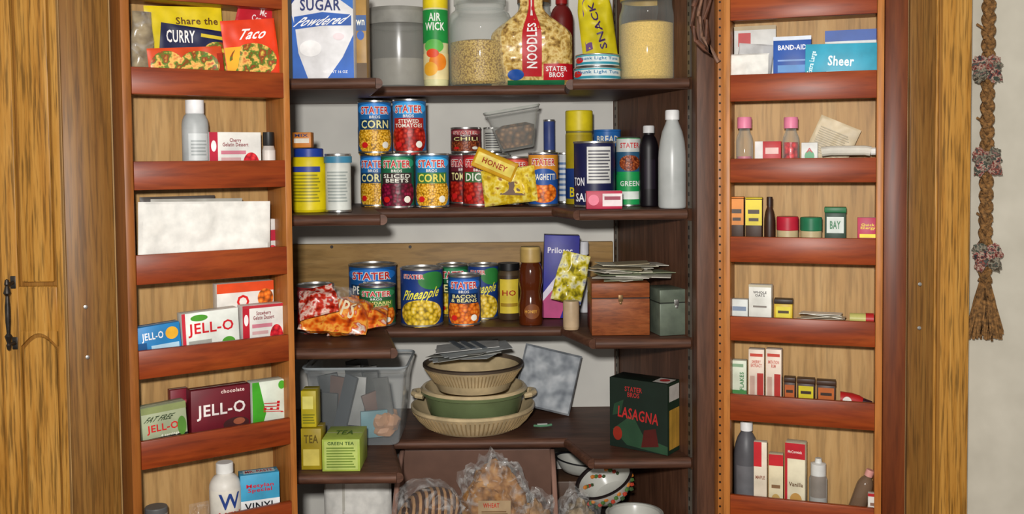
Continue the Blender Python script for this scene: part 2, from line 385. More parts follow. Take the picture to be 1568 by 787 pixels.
xA=FB.hit(1108,250,1.85).x; xB=FB.hit(1353,250,1.76).x
RR,zr,LR=rack('right',(xA,1.85),(xB,1.76),.085,[115,243,362,484,603,757,-5],1112,0,HR,0,.045)
SL=[z-h+.0165 for z,h in zip(zl,HL)]
SR=[z-h+.0165 for z,h in zip(zr,HR)]
b=B()
for (u,v) in ((131,470),(134,547)):
    p=RL.hit(u,v,.092); b.lathe([(0,0),(.0035,0),(.0035,.002),(0,.003)],M_steel,n=12,T=Matrix.Translation(p)@Matrix.Rotation(RL.ang,4,'Z')@Matrix.Rotation(rad(90),4,'X'))
b.make('hinge_screws')
b=B()
for (u,v) in ((1408,435),(1407,502)):
    p=FB.hit(u,v,1.8445); b.lathe([(0,0),(.0035,0),(.0035,.002),(0,.003)],M_steel,n=12,T=Matrix.Translation(p)@Matrix.Rotation(rad(90),4,'X'))
b.make('hinge_screws')
# oak cabinet at far left
yo=1.80; X=lambda u,y,v=400:FB.hit(u,v,y).x
b=B(); xl,xr=X(-140,yo),X(112,yo)
b.box((xl+xr)/2,yo+.12,0,xr-xl,.24,2.3,W_oakd)
b.make('oak_cabinet_frame')
b=B(); y=yo-.012
x0,x1,x2,x3=X(-60,y),X(30,y),X(88,y),X(101,y)
zt,zm1,zm0,zbm=2.1,FB.hit(30,438,y).z,FB.hit(30,508,y).z,.15
b.box((x0+x3)/2,y+.006,zbm,x3-x0,.008,zt-zbm,W_oakd)
b.box((x0+x1)/2,y-.002,zbm,x1-x0,.012,zt-zbm,W_oak,.003)
b.box((x2+x3)/2,y-.002,zbm,x3-x2,.012,zt-zbm,W_oak,.003)
b.box((x1+x2)/2,y-.002,zm0,x2-x1+.002,.011,zm1-zm0,W_oak,.003)
b.box((x1+x2)/2,y-.001,zm1+.007,x2-x1-.010,.009,zt-zm1-.05,W_oak,.004)
n=14; pts=[(x1+.005,zbm+.05),(x2-.005,zbm+.05)]
for i in range(n+1):
    a=i/n; pts.append((x2-.005-(x2-x1-.010)*a,zm0-.032+.022*math.sin(math.pi*a)))
b.prism(pts,0,.007,W_oak,T=Matrix.Translation((0,y+.003,0))@Matrix.Rotation(rad(90),4,'X'))
pts=[(x2-.001,zm0+.002)]+[(x2-.001-(x2-x1-.002)*i/n,zm0-.026+.024*math.sin(math.pi*i/n)) for i in range(n+1)]+[(x1+.001,zm0+.002)]
b.prism(pts,0,.0095,W_oak,T=Matrix.Translation((0,y+.002,0))@Matrix.Rotation(rad(90),4,'X'))
b.make('oak_cabinet_door')
b=B(); p=FB.hit(12,482,y-.03); q=FB.hit(12,427,y-.03).z-p.z
b.lathe([(0,-q),(.003,-q*.97),(.0045,-q*.85),(.003,-q*.8),(.0065,-q*.6),(.003,-q*.52),(.0045,-q*.2),(.0048,q*.2),(.003,q*.52),(.0065,q*.6),(.003,q*.8),(.0045,q*.85),(.003,q*.97),(0,q)],M_iron,n=14)
for s in (-1,1): b.tube([(0,.0,s*q*.82),(0,.0235,s*q*.86)],.0035,M_iron); b.box(0,.0225,s*q*.86-.012,.011,.003,.024,M_iron,.002)
b.make('cabinet_pull_handle',p)
yf=1.865
b=B(); b.box((X(1388,yf)+X(1427,yf))/2,yf+.01,0,X(1427,yf)-X(1388,yf),.04,2.3,W_stile,.0015); b.make('trim_1')
b=B(); b.box((X(1427,yf)+X(1481,yf))/2,yf+.012,0,X(1481,yf)-X(1427,yf),.045,2.3,W_oak,.002)
b.box(X(1433,yf),yf-.012,0,.006,.006,2.3,W_oakd,.001); b.make('trim_2')
b=B(); b.box(X(1470,1.92)+.8,1.95,0,1.6,.05,2.4,M_room); b.make('wall_right')
b=B(); b.box(xl-.8,1.98,0,1.6,.05,2.4,M_room); b.make('wall_left')
# ================================================================= decor helpers
def sb(txt,pic,lab='2368a8',tc='f4e8a0',mid=None):
    return [('r',-1.05,2.05,0,1,lab),('e',.5,.24,.62,.34,pic),('e',1.7,.25,.5,.36,pic),('e',-.6,.25,.4,.36,pic),('r',.02,.98,.44,.66,mid or scalec(lab,.6)),
      ('e',.5,.86,.6,.12,scalec(lab,1.45)),('T','STATER',.5,.84,.82,.15,'cc1818'),('t','BROS',.5,.70,.3,.06,'f4f0e6'),
      ('t',txt,.5,.55,.8,.17,tc),('e',.2,.12,.1,.06,'d42020'),('e',.8,.12,.1,.07,'f0ece0')]
def lines(x0,x1,z0,z1,n,m='505050'):
    return [('r',x0,x1-(i%3)*.05*(x1-x0),z0+(z1-z0)*i/n,z0+(z1-z0)*(i+.45)/n,m) for i in range(n)]
# ================================================================= SHELF 1
S1,S2,S3,S4,S5=z1,z2,z3,z4,z5
carton('powdered_sugar_box',FB,447,541,-16,S1,2.02,.06,'e0e0e2',[('p',[(0,0),(.26,0),(.10,.3),(.05,.6),(0,.72)],'2a62b8'),('p',[(1,0),(1,.5),(.82,.25),(.55,0)],'2a62b8'),('p',[(0,.84),(.1,.93),(.12,1),(0,1)],'1c3c80'),('p',[(1,.78),(1,1),(.72,1),(.8,.88)],'2a6cc0'),
  ('t','confectioners',.47,.94,.4,.05,'2c3c78'),('t','SUGAR',.47,.83,.66,.13,'1c2c68'),('p',[(.04,.56),(.5,.60),(.97,.60),(.97,.72),(.5,.75),(.04,.70)],'2458ac'),('t','Powdered',.5,.655,.78,.10,'f4f4f4',3,.25),('e',.76,.48,.09,.04,'e8d8dc'),('e',.3,.35,.18,.09,'f0f0f0'),('t','NET WT 16 OZ',.7,.09,.4,.03,'f0f0f0')])
carton('brown_sugar_box',FB,543,561,-16,S1,2.06,.05,'a88244',[('r',0,1,.55,.72,'3c5c90'),('t','wn',.5,.64,.7,.06,'f4f0e0'),('r',0,1,0,.2,'5a4428'),('e',.5,.5,.3,.05,'3460b0')])
GL=M_glass
def jar(lid,neck=.8,content=F_mac,lev=.6,lidm='888888'):
    pr=[(0,.005,GL),(.9,0,GL),(.97,.015,GL),(1,.04,GL),(1,.70,GL),(.98,.75,GL),(.92,.80,GL),(neck,.84,GL),(neck,.88,GL),(neck*1.06,.89,lidm),(neck*1.06,.99,lidm),(neck,1,lidm),(0,1,lidm)]
    inn=[(0,.02,content),(.88,.02,content),(.95,.05,content),(.95,lev*.96,content),(.7,lev,content),(.3,lev*1.03,content),(0,lev,content)]
    return pr,inn
M_grey=clear('smoky_canister','8c8c86',.5,.9,.2)
spun('flour_canister',FB,561,662,15,S1,2.31,[(0,0,M_grey),(.92,0,M_grey),(.96,.04,M_grey),(.98,.78,M_grey),(1,.79,'908f88'),(1.0,.94,'86857e'),(.97,.99,'a0a098'),(0,1,'a0a098')],inner=[(0,.03,F_flour),(.9,.03,F_flour),(.93,.36,F_flour),(0,.36,F_flour)],n=48)
spun('air_freshener_bottle',FB,648,686,-45,S1,2.25,bottle('d8d4a0','3aa648',.80,.5,.9),[('r',-.5,1.5,.82,1,'e0c820'),('r',-.5,1.5,.0,.3,'e8d8a0'),('r',-.2,1.2,.42,.80,'1e9040'),('t','AIR\nWICK',.5,.66,.8,.2,'f0f4e8'),('e',.45,.38,.4,.08,'60b850'),('e',.62,.2,.36,.10,'f08820'),('e',.3,.12,.3,.08,'f4b030'),('e',.4,.3,.25,.05,'e04c24')],(1,.06,.80))
p,i=jar('',.78,F_mac,.5,M_glass); spun('macaroni_jar',FB,687,784,-6,S1,2.27,p+[(.55,1.0,GL),(.3,1.05,GL)],inner=i,n=48)
pr,inn=jar('',.86,F_nood,.35,'6a4a24'); spun('pasta_jar',FB,790,846,-10,S1,2.41,pr,inner=inn)
M_nbag=patchy('noodle_bag_contents',[(.3,'7a5a2c'),(.45,'c8a458'),(.55,'e4cc88'),(.68,'b8904c')],75,.25)
pouch('egg_noodle_bag',FB,752,876,-4,S1,2.20+.045,.036,M_nbag,[('r',.38,.62,.10,.98,'b81420'),('r',.47,.53,.78,.99,'e8e0dc'),('t','NOODLES',.5,.44,.13,.50,'f4f0ec',90),('r',.64,1,.06,.24,'b81420'),('t','STATER\nBROS',.80,.15,.26,.12,'f4f0ec'),('r',.2,.9,0,.06,'1e6840'),('e',.3,.12,.10,.06,'2050a0')],.008,3,.72)
spun('ketchup_bottle',FB,842,878,-14,S1,2.33,bottle('64100f','901818',.7,.5,.86),[('r',.0,1,.3,.7,'a08080'),('t','KETCHUP',.5,.5,.8,.14,'8c1418')],(1,.1,.7))
pouch('snack_bag',FB,893,946,-30,S1+.055,2.22,.014,'c8ba18',[('t','SNACK',.5,.4,.2,.6,'3c1c58',100),('p',[(.1,.1),(.3,.12),(.25,.8),(.12,.7)],'5c2870')],.012,6,.2,tilt=-7)
TUNA=[('r',-1,2,0,1,'d0dcdc'),('r',-1,2,.05,.3,'2c8ca0'),('t','Chunk Light Tuna',.5,.62,1.0,.40,'1c6c98'),('e',.0,.5,.14,.3,'d02020'),('r',-1,2,.88,1,'2898a8')]
_,th=can('tuna_can',FB,878,951,104,S1,2.14,'d8e8e8',TUNA,h=.029)
can('tuna_can',FB,881,949,82,S1+th+.0015,2.14,'d8e8e8',TUNA,h=.027)
pr,inn=jar('',.9,F_meal,.66,'a88c48'); spun('cornmeal_jar',FB,948,1035,-12,S1,2.16,pr,inner=inn,n=48)
b=B(); pts=[FB.hit(u,v,1.915) for u,v in ((1074,-20),(1062,10),(1060,40),(1066,62),(1078,74),(1088,84),(1084,60),(1080,30),(1086,0),(1092,-20))]
b.tube(pts,lambda k:.005,paint('5a3a2a',.6,0,.2,90,1,.4)); pts=[FB.hit(u+6,v+5,1.922) for u,v in ((1070,-20),(1064,20),(1070,52),(1084,72),(1094,90))]
b.tube(pts,.004,paint('7a5a48',.6,0,.2,90,1,.4)); b.make('hanging_leather_strap')
# ================================================================= SHELF 2
spun('yellow_plastic_jar',FB,446,501,228,S2,2.08,[(0,0,'d4c010'),(.92,0,'d4c010'),(1,.04,'d4c010'),(1,.78,'d4c010'),(.92,.86,'d4c010'),(.8,.87,'1c3c94'),(.8,.99,'1c3c94'),(.75,1,'1c3c94'),(0,1,'1c3c94')],lines(.1,.9,.1,.8,9,'8c8418')+[('r',.1,.9,.82,.95,'2c3c8c')],(1,.1,.75))
carton('small_spice_carton',FB,447,476,203,S2+FB.fit(446,501,228,S2,2.08)[2]+.002,2.07,.03,'c07420',[('r',.1,.9,.3,.6,'d8d0c0'),('t','MIX',.5,.8,.7,.2,'2c2c60')])
can('seasoning_can',FB,498,538,236,S2,2.06,'ccd0c8',lines(.1,.9,.15,.75,10,'98a09c')+[('r',-1,2,.88,1,'3c80a0')])
H2=FB.fit(583,634,236,S2,2.255)[2]
can('corn_can',FB,552,601,234,S2,2.325,'2368a8',sb('CORN',F_corn),yaw=-8,h=H2)
can('beet_can',FB,583,635,236,S2,2.242,'2368a8',sb('SLICED\nBEETS',F_beet,'246848','f0f0e0','3c2c2c'),h=H2)
can('corn_can',FB,636,688,236,S2,2.242,'2368a8',sb('CORN',F_corn,'2a78a8','f4e060','3c7c40'),h=H2)
can('corn_can',FB,548,600,155,S2+H2+.002,2.30,'2368a8',sb('CORN',F_corn),h=H2,yaw=4)
can('stewed_tomato_can',FB,601,653,157,S2+H2+.002,2.26,'2368a8',sb('STEWED\nTOMATOES',F_tom,'2a78b8','f4f0e0','b02820'),h=H2)
can('tomato_can',FB,687,734,237,S2,2.42,'8c2828',sb('TOMATO',F_tom,'682430'),h=H2)
can('chili_can',FB,690,737,197,S2+H2+.002,2.42,'702828',sb('CHILI',F_bean,'702830'),h=.062)
can('soup_can',FB,738,782,236,S2,2.42,'c0c0b8',sb('SOUP',F_tom,'a8a498','802020','b83030'),h=H2)
can('soup_can',FB,740,768,199,S2+H2+.002,2.43,'c0c0b8',lines(.1,.9,.1,.9,7),h=.062)
can('diced_tomato_can',FB,708,760,237,S2,2.31,'b02c28',sb('DICED',F_tom,'982428','f4f0e0','3c6c38'),h=H2)
can('bean_can',FB,766,811,246,S2,2.33,'b84838',sb('BEANS',F_bean,'a03c30'),h=H2*.93)
can('milk_can',FB,832,850,182,S2+H2+.002,2.43,'3c4c88',[],h=.08)
can('milk_can',FB,812,850,240,S2,2.43,'c8ccd0',lines(.1,.9,.1,.9,7),h=H2)
# tilted tub of nuts resting on the cans
c,w,h=FB.fit(748,838,168,S2+H2,2.31); b=B()
M_tub=clear('tub_plastic','b8bab4',.24,.65,.15); W0,H0=w*.94,h*.92
def rl(k,z): return rr(k,k*.82,.016,z)
b.loft([rl(W0*.58,0),rl(W0*.62,.004),rl(W0*.92,H0*.9),rl(W0*.98,H0*.91),rl(W0*1.0,H0)],M_tub,True,False)
b.tube(rl(W0*1.0,H0)+[rl(W0*1.0,H0)[0]],.0022,paint('b4b8b0',.2),6)
b.loft([rl(W0*.54,.006),rl(W0*.67,H0*.35),rl(W0*.72,H0*.55),rl(W0*.45,H0*.64),rl(W0*.2,H0*.62)],F_nuts)
b.make('nut_container',(c.x,c.y,S2+H2+.003),0,-9)
pouch('candy_bag',FB,742,824,262,S2,2.185+.03,.016,patchy('yellow_candy_wrap',[(.3,'a8841c'),(.45,'d8b820'),(.58,'ecdc70'),(.7,'94541c')],60,.3),[('p',[(.3,.3),(.75,.2),(.9,.6),(.5,.62)],'5a3410'),('t','di',.70,.45,.26,.36,'e8c830')],.012,9,0,tilt=-6)
pouch('honey_candy_bag',FB,718,785,240,S2+.055,2.20,.010,'c8981c',[('r',.05,.95,.2,.8,'e0cc60'),('t','HONEY',.5,.5,.6,.28,'a03410')],.008,12,0,tilt=24,h=.045)
can('spaghetti_can',FB,809,855,243,S2,2.25,'2454a0',[('r',-1,2,0,.5,'2454a0'),('e',.5,.22,.5,.2,F_orange),('r',-1,2,.5,1,'d8902c'),('T','STATER',.5,.85,.8,.14,'c01818'),('e',.5,.55,.5,.17,'2454a0'),('t','SPAGHETTI',.5,.55,.8,.13,'f4f0e0')],h=H2)
can('vegetable_can',FB,852,876,242,S2,2.38,'c8ccd0',lines(.1,.9,.1,.9,7,'5070a0'),h=H2)
spun('bug_spray_can',FB,866,908,170,S2,2.34,[(0,0,'a89418'),(1,0,'a89418'),(1,.74,'b8a41c'),(.96,.76,'787038'),(.96,.78,'d4c01c'),(1,.79,'d4c01c'),(1,.99,'d4c01c'),(.94,1,'d4c01c'),(0,1,'c8b81c')],[('r',-.5,1.5,.05,.5,'203c7c'),('t','BUG',.5,.15,.8,.15,'e8d020')],(1,.02,.74))
can('bread_crumb_can',FB,908,951,172,S2+.085,2.41,'2468b0',[('p',[(-.1,.1),(1.1,.5),(1.1,.8),(-.1,.4)],'e8c828'),('t','BREAD',.5,.78,.8,.2,'e8e4d0')],h=.092,rim=False)
can('bread_crumb_can',FB,908,951,235,S2,2.41,'2468b0',[],h=.083,rim=False)
can('salt_canister',FB,878,943,217,S2,2.19,'181b44',[('r',.3,.9,.35,.95,'d8d8d4')]+lines(.34,.86,.4,.92,10,'585860')+[('t','SALT',.25,.12,.5,.14,'e8e8f0'),('t','TON',.1,.38,.3,.14,'e8e8f0')],lid=paint('c8c8c4',.6))
carton('gelatin_box',FB,898,953,293,S2,2.075,.025,'b8304c',[('r',.45,1,.15,.85,'e0d4d4'),('r',.5,.95,.5,.7,'903048'),('e',.2,.5,.15,.3,'e87890')])
spun('cleanser_can',FB,944,981,210,S2,2.22,[(0,0,M_steel),(1,0,M_steel),(1,.02,'1c9850'),(1,.98,M_steel),(.9,1,'c8c8c4'),(0,1,'c8c8c4')],[('r',-1,2,.5,1,'c4c8c4'),('r',-1,2,.5,.8,'2a5878'),('r',-1,2,0,.45,'1c9850'),('r',.1,.9,.08,.2,'e0e8e0'),('t','STATER',.5,.9,.8,.08,'c03030'),('e',.5,.63,.45,.12,F_bean),('t','GREEN',.5,.32,.8,.08,'e8f0e8')],(1,.02,.97))
spun('soy_sauce_bottle',FB,979,1008,193,S2,2.17,bottle('0f0a10','d0d0d0',.72,.6,.91),[('r',.2,.8,.2,.8,'1c1420')],(1,.1,.7))
M_milky=paint('b4b8b6',.3,0,.04,20,.92,0,'milky_plastic')
spun('vinegar_bottle',FB,1008,1051,169,S2,2.085,bottle(M_milky,'d8d8d8',.50,.5,.90),[],(1,.1,.5))
# ================================================================= SHELF 3
can('tomato_paste_can',FB,455,512,428,S3,2.17,'a02828',sb('TOMATO',F_tom,'702c2c'),h=.105)
ORB=patchy('orange_bag_print',[(.30,'8c2a10'),(.42,'d85c14'),(.52,'f0a840'),(.58,'d04c14'),(.66,'e8d8c8'),(.76,'b03414')],38,.2)
pouch('tortilla_chip_bag',FB,455,560,472,S3,2.07,.03,ORB,[('t','CHIPS',.5,.5,.6,.3,'f0e0b8',-12)],.018,2,0,tilt=5,lean=-62,h=.11)
pouch('candy_packet',FB,458,520,452,S3+.04,2.06,.012,patchy('red_bag_print',[(.32,'7c140c'),(.45,'c83420'),(.55,'e8c8b8'),(.65,'b82418')],55,.25),[],.012,5,.2,tilt=-14,lean=-35,h=.07)
pouch('cellophane_bag',FB,490,545,455,S3+.035,2.10,.02,M_film,[],.02,8,.3,tilt=8,lean=-30,h=.07)
pouch('dried_fruit_bag',FB,500,592,500,S3,2.10,.015,ORB,[],.014,15,0,tilt=-10,lean=-70,h=.09)
can('peach_can',FB,534,608,404,S3,2.37,'1c5090',sb('PEACHES',F_orange,'1c5898','f4f0e0'))
can('mandarin_orange_can',FB,550,606,435,S3,2.25,'1c5090',sb('MANDARIN\nORANGES',F_orange,'28603c','f4e090','4c7c30'))
PIN=[('r',-1,2,0,1,'18387c'),('e',.5,.20,.55,.26,F_pine),('e',.8,.82,.36,.17,'2c7c38'),('T','STATER',.32,.9,.5,.08,'c81c1c'),('t','Pineapple',.5,.55,.88,.24,'f8e848',6,.2),('e',1.6,.5,.3,.3,F_pine)]
can('pineapple_can',FB,613,679,409,S3,2.25,'1c3c84',PIN)
can('pear_can',FB,668,718,404,S3,2.395,'1c5038',sb('PEARS',F_pine,'20603c'))
can('bean_can',FB,686,736,420,S3,2.25,'1c4080',sb('BACON\n& BEANS',F_orange,'1c4c90'))
can('pineapple_can',FB,716,764,404,S3,2.335,'1c3c84',PIN)
spun('honey_mustard_jar',FB,762,797,402,S3,2.31,[(0,0,'3c2c1c'),(.95,0,'3c2c1c'),(1,.04,'3c2c1c'),(1,.78,'4c3c28'),(.85,.86,'101010'),(.95,.87,'101010'),(.95,.99,'181818'),(0,1,'181818')],[('r',.05,.95,0,1,'d4bc3c'),('t','HO',.5,.6,.6,.16,'a02010'),('r',.1,.9,.2,.3,'a08020')],(1,.12,.72))
M_honey=paint('54240e',.12,0,.1,10,.95,0,'dark_syrup')
spun('syrup_bottle',FB,794,831,378,S3,2.235,[(0,0,M_honey),(.95,0,M_honey),(1,.05,M_honey),(1,.28,M_honey),(.90,.34,M_honey),(.84,.42,M_honey),(.90,.48,M_honey),(1,.55,M_honey),(.98,.70,M_honey),(.86,.77,M_honey),(.75,.8,M_honey),(.8,.8,'a88c50'),(.86,.81,'a88c50'),(.86,.97,'b89c5c'),(.8,1,'b89c5c'),(0,1,'b89c5c')],[('e',.55,.5,.34,.4,'7a4420'),('t','HONEY',.5,.5,.5,.16,'d8a040')],(1.0,.06,.3))
carton('medicine_box',FB,830,884,362,S3,2.30,.045,'2c2c8c',[('t','Prilosec',.45,.82,.7,.07,'e8e4f4'),('p',[(0,0),(.5,0),(.9,.5),(.8,.62),(0,.2)],'b83c78'),('p',[(0,.2),(.8,.62),(.7,.7),(0,.3)],'d8d0e0'),('t','ilosec',.68,.36,.16,.44,'e8e4f0',78)],tilt=2)
pouch('yellow_snack_bag',FB,842,889,385,S3+.04,2.24,.012,patchy('yellow_bag',[(.35,'6c6418'),(.47,'c8b828'),(.58,'e8e4b0'),(.7,'4858a0')],50,.25),[],.014,4,.1,tilt=14,h=.115)
spun('pill_bottle',FB,884,903,370,S3+.0,2.40,bottle('c8c8cc','d8d8dc',.7,.85,.82))
spun('cork_stopper',FB,862,887,461,S3,2.16,[(0,0,'b09878'),(.92,0,'b09878'),(1,.1,'b8a080'),(1,.9,'b8a080'),(.94,1,'c0ac8c'),(0,1,'c0ac8c')])
def liddedbox(name,u0,u1,vt,y,d,mat,dark,ringmat,yaw=0,cx=0,cy=0):
    c,w,h=FB.fit(u0,u1,vt,S3,y); b=B()
    b.box(0,0,0,w,d,h*.70,mat,.0015); b.box(0,0,h*.70,w*.985,d*.98,h*.02,dark); b.box(0,0,h*.72,w,d,h*.28,mat,.0015)
    b.lathe([(0,0),(.003,0),(.003,.002),(0,.003)],ringmat,n=12,T=Matrix.Translation((0,-d/2,h*.62))@Matrix.Rotation(rad(90),4,'X'))
    b.box(0,-d/2-.0006,h*.7-.006,.010,.001,.014,ringmat,.0004)
    b.box(w*.3,d/2,h*.6,.014,.002,h*.2,ringmat); b.box(-w*.3,d/2,h*.6,.014,.002,h*.2,ringmat)
    b.make(name,(c.x+cx,c.y+d/2+cy,S3+EPS),rad(yaw)); return h
hb=liddedbox('wooden_recipe_box',906,995,434,2.075,.12,W_box,'20100a',paint('6a5030',.4,.5),0)
hg=liddedbox('metal_recipe_box',1000,1054,444,2.07,.085,paint('667062',.4,.3,.1,30,1,.1,'green_enamel'),'2c302a',M_steel,13,.003,.0)
b=B(); random.seed(4)
for i in range(16):
    T=Matrix.Translation((random.uniform(-.03,.05),random.uniform(-.02,.02),.001+i*.0022))@Matrix.Rotation(random.uniform(-.5,.5),4,'Z')@Matrix.Rotation(random.uniform(-.06,.06),4,'Y')
    b.box(0,0,0,random.uniform(.08,.13),.07,.0012,random.choice(['c4c0ac','a4987c','d0ccc0','8c9478','b09c84']),0,T)
c,_,_=FB.fit(905,1030,400,S3+hb,2.12); b.make('coupon_stack',(c.x-.008,2.13,S3+hb+.004))
# ================================================================= SHELF 4
_,hy=carton('tea_box',FB,461,492,668,S4,1.985,.05,'988418',[('r',.1,.9,.1,.5,'c8b858'),('t','TEA',.5,.75,.7,.2,'5c4c10')],h=.085)
carton('tea_box',FB,461,484,610,S4+hy+.002,1.99,.045,'b0a020',[('r',.1,.8,.5,.85,'dcd470')]+lines(.1,.9,.1,.4,4,'6c6c10'),h=.075)
carton('green_tea_box',FB,493,551,676,S4,1.972,.10,'a0b44c',[('r',.06,.94,.06,.94,'b0c068')]+lines(.12,.88,.12,.8,8,'68802c')+[('t','GREEN TEA',.5,.88,.7,.1,'38581c')],topd=[('t','TEA',.5,.5,.5,.3,'507020')],h=.066)
c,w,h=FB.fit(462,622,566,S4,2.13); D=.2; b=B()
def q(k,z,kd=1): return rr(w*k,D*kd*k,.02,z)
b.loft([q(.80,0),q(.82,.004),q(.95,h*.93),q(.99,h*.94),q(1,h)],M_clear,True,False)
b.tube(q(1,h)+[q(1,h)[0]],.003,paint('a4acb0',.2,0,.05,30,.8),6)
random.seed(3)
for i in range(14):
    T=Matrix.Translation((-w*.33+i*w*.048,random.uniform(-.05,.05),.012+random.uniform(0,.02)))@Matrix.Rotation(random.uniform(-.6,.6),4,'Z')@Matrix.Rotation(random.uniform(-.3,.3),4,'Y')
    b.box(0,0,0,random.uniform(.03,.055),.008,h*random.uniform(.45,.82),random.choice(['3c3c38','6c6c68','5c6c78','a0a09c','242828','6c5044','484c50']),.001,T)
b.box(w*.08,-.065,.012,.06,.01,.06,'68949c',.001,T=Matrix.Rotation(.3,4,'Z')); b.blob((w*.25,-.04,.04),(.035,.03,.03),'b88860',.3,2,3)
b.make('plastic_storage_bin',(c.x,2.235,S4+EPS))
c,w,h=FB.fit(627,819,620,S4,2.27); DX=c.x; DY=2.315; R=w/2*DY/2.27*.985
M_cream=paint('c2ae88',.3,0,.08,30,1,0,'cream_glaze'); M_tan=paint('a08a64',.3,0,.1,30,1,0,'tan_glaze')
b=B(); rb=[(0,0),(R*.72,0),(R*.78,.006),(R*.88,.022),(R*.97,.040),(R,.046),(R,.052),(R*.97,.053),(R*.93,.046),(R*.74,.012),(0,.010)]
b.lathe([(r,z,M_cream) for r,z in rb],n=72)
for j in range(84):
    a=2*math.pi*j/84; b.tube([(R*.79*math.cos(a),R*.79*math.sin(a),.007),(R*.89*math.cos(a),R*.89*math.sin(a),.022),(R*.975*math.cos(a),R*.975*math.sin(a),.040)],.0016,M_tan,5)
b.make('ribbed_pie_dish',(DX,DY,S4+EPS)); 
R=R*.83; M_gr=paint('626f4c',.28,0,.06,20,1,0,'green_glaze'); b=B(); hh=.084
b.lathe([(0,0,M_gr),(R*.76,0,M_gr),(R*.80,.005,M_gr),(R*.90,hh*.4,M_gr),(R*.96,hh*.8,M_gr),(R*1.0,hh*.82,M_gr),(R*1.03,hh*.84,M_gr),(R*1.04,hh*.93,M_cream),(R*1.0,hh,M_cream),(R*.95,hh,M_cream),(R*.90,hh*.8,M_cream),(R*.76,.012,M_cream),(0,.010,M_cream)],n=64)
for s in (-1,1):
    b.tube([(s*(R*.97),-.028,hh*.76),(s*(R*1.10),-.024,hh*.78),(s*(R*1.17),-.01,hh*.80),(s*(R*1.17),.01,hh*.80),(s*(R*1.10),.024,hh*.78),(s*(R*.97),.028,hh*.76)],.007,M_cream,8)
b.make('green_casserole_dish',(DX+.003,DY,S4+.013))
R=R*.96; b=B(); hh=.062
b.lathe([(0,0,M_cream),(R*.72,0,M_cream),(R*.8,.02,M_cream),(R*.99,hh*.82,M_cream),(R*1.02,hh*.88,'4c4034'),(R*1.02,hh*.97,'3c3028'),(R*.97,hh,'5a4e42'),(R*.93,hh*.85,M_cream),(R*.7,.012,M_cream),(0,.01,M_cream)],n=64)
for j in range(84):
    a=2*math.pi*j/84; b.tube([(R*.81*math.cos(a),R*.81*math.sin(a),.02),(R*.985*math.cos(a),R*.985*math.sin(a),hh*.8)],.0014,M_tan,5)
zc=FB.hit(720,560,DY-.05).z-hh
b.make('ribbed_casserole_dish',(DX+.002,DY,zc)); ztop=zc+hh
b=B(); random.seed(8)
for i in range(7):
    T=Matrix.Translation((random.uniform(-.02,.02),random.uniform(-.01,.02),.004+i*.004))@Matrix.Rotation(random.uniform(-.5,.6),4,'Z')@Matrix.Rotation(rad(random.uniform(-9,-3)),4,'Y')
    b.box(0,0,0,.15,.10,.0012,random.choice(['b4b8b8','ccccc8','8c9296','a0a098']),0,T)
for i,x in enumerate((-.03,-.005,.02)):
    b.box(0,0,0,.012,.10,.0012,'6c747c',0,Matrix.Translation((x,0,.034))@Matrix.Rotation(.35,4,'Z')@Matrix.Rotation(rad(-5),4,'Y'))
b.make('recipe_paper_pile',(DX-.005,DY,ztop+.006))
pouch('foil_wrapped_package',FB,783,872,546,S4,2.385,.012,patchy('grey_wrap',[(.3,'70767e'),(.5,'949aa0'),(.7,'b4b8bc')],28,.5),[],.005,11,0,tilt=14,lean=-10,pw=.15)
carton('cookbook_cover',FB,838,868,578,S4,2.43,.01,'6c5038',[],tilt=12)
b=B(); w=.14; d=.06; h=FB.hit(980,586,2.08).z-S4
b.box(0,0,0,w,d,h,'121c16',.001)
b.deco(flat(-d/2),w,h,[('r',0,1,0,1,'16241c'),('p',[(.05,.25),(.3,.05),(1,.0),(1,.12),(.6,.2),(.4,.5)],'284630'),('p',[(.55,.05),(.85,.1),(.8,.35),(.6,.3)],'4c1814'),('p',[(.05,.45),(.2,.5),(.25,.7),(.08,.62)],'24402c'),('t','LASAGNA',.5,.50,.70,.16,'b02828',-4),('t','STATER\nBROS',.42,.82,.3,.15,'a82c2c'),('e',.14,.2,.08,.1,'8c2818')])
b.deco(sideR(w/2),d,h,[('r',0,1,0,1,'1c3426'),('r',.10,.92,.06,.62,'c89c40'),('r',.1,.9,.74,.96,'d0ccc4')]+[('r',.12+.1*i,.15+.1*i,.06,.62,'94702c') for i in range(8)])
b.deco(top(h),w,d,[('r',.72,.98,.1,.8,'d0ccc4'),('e',.85,.5,.08,.2,'b83030')],z0=-d/2)
b.make('lasagna_box',(.286,2.122,S4+EPS),rad(-35))
b=B(); b.tube([(-.02,0,.003),(-.005,-.006,.004),(.01,0,.003),(.022,.004,.004)],.0028,'5c8c6c'); b.tube([(-.012,.01,.003),(.012,.012,.003)],.002,'c8c8c4')
p=FB.hit(830,648,2.32); b.make('twist_ties',(p.x,2.29,S4+.001))
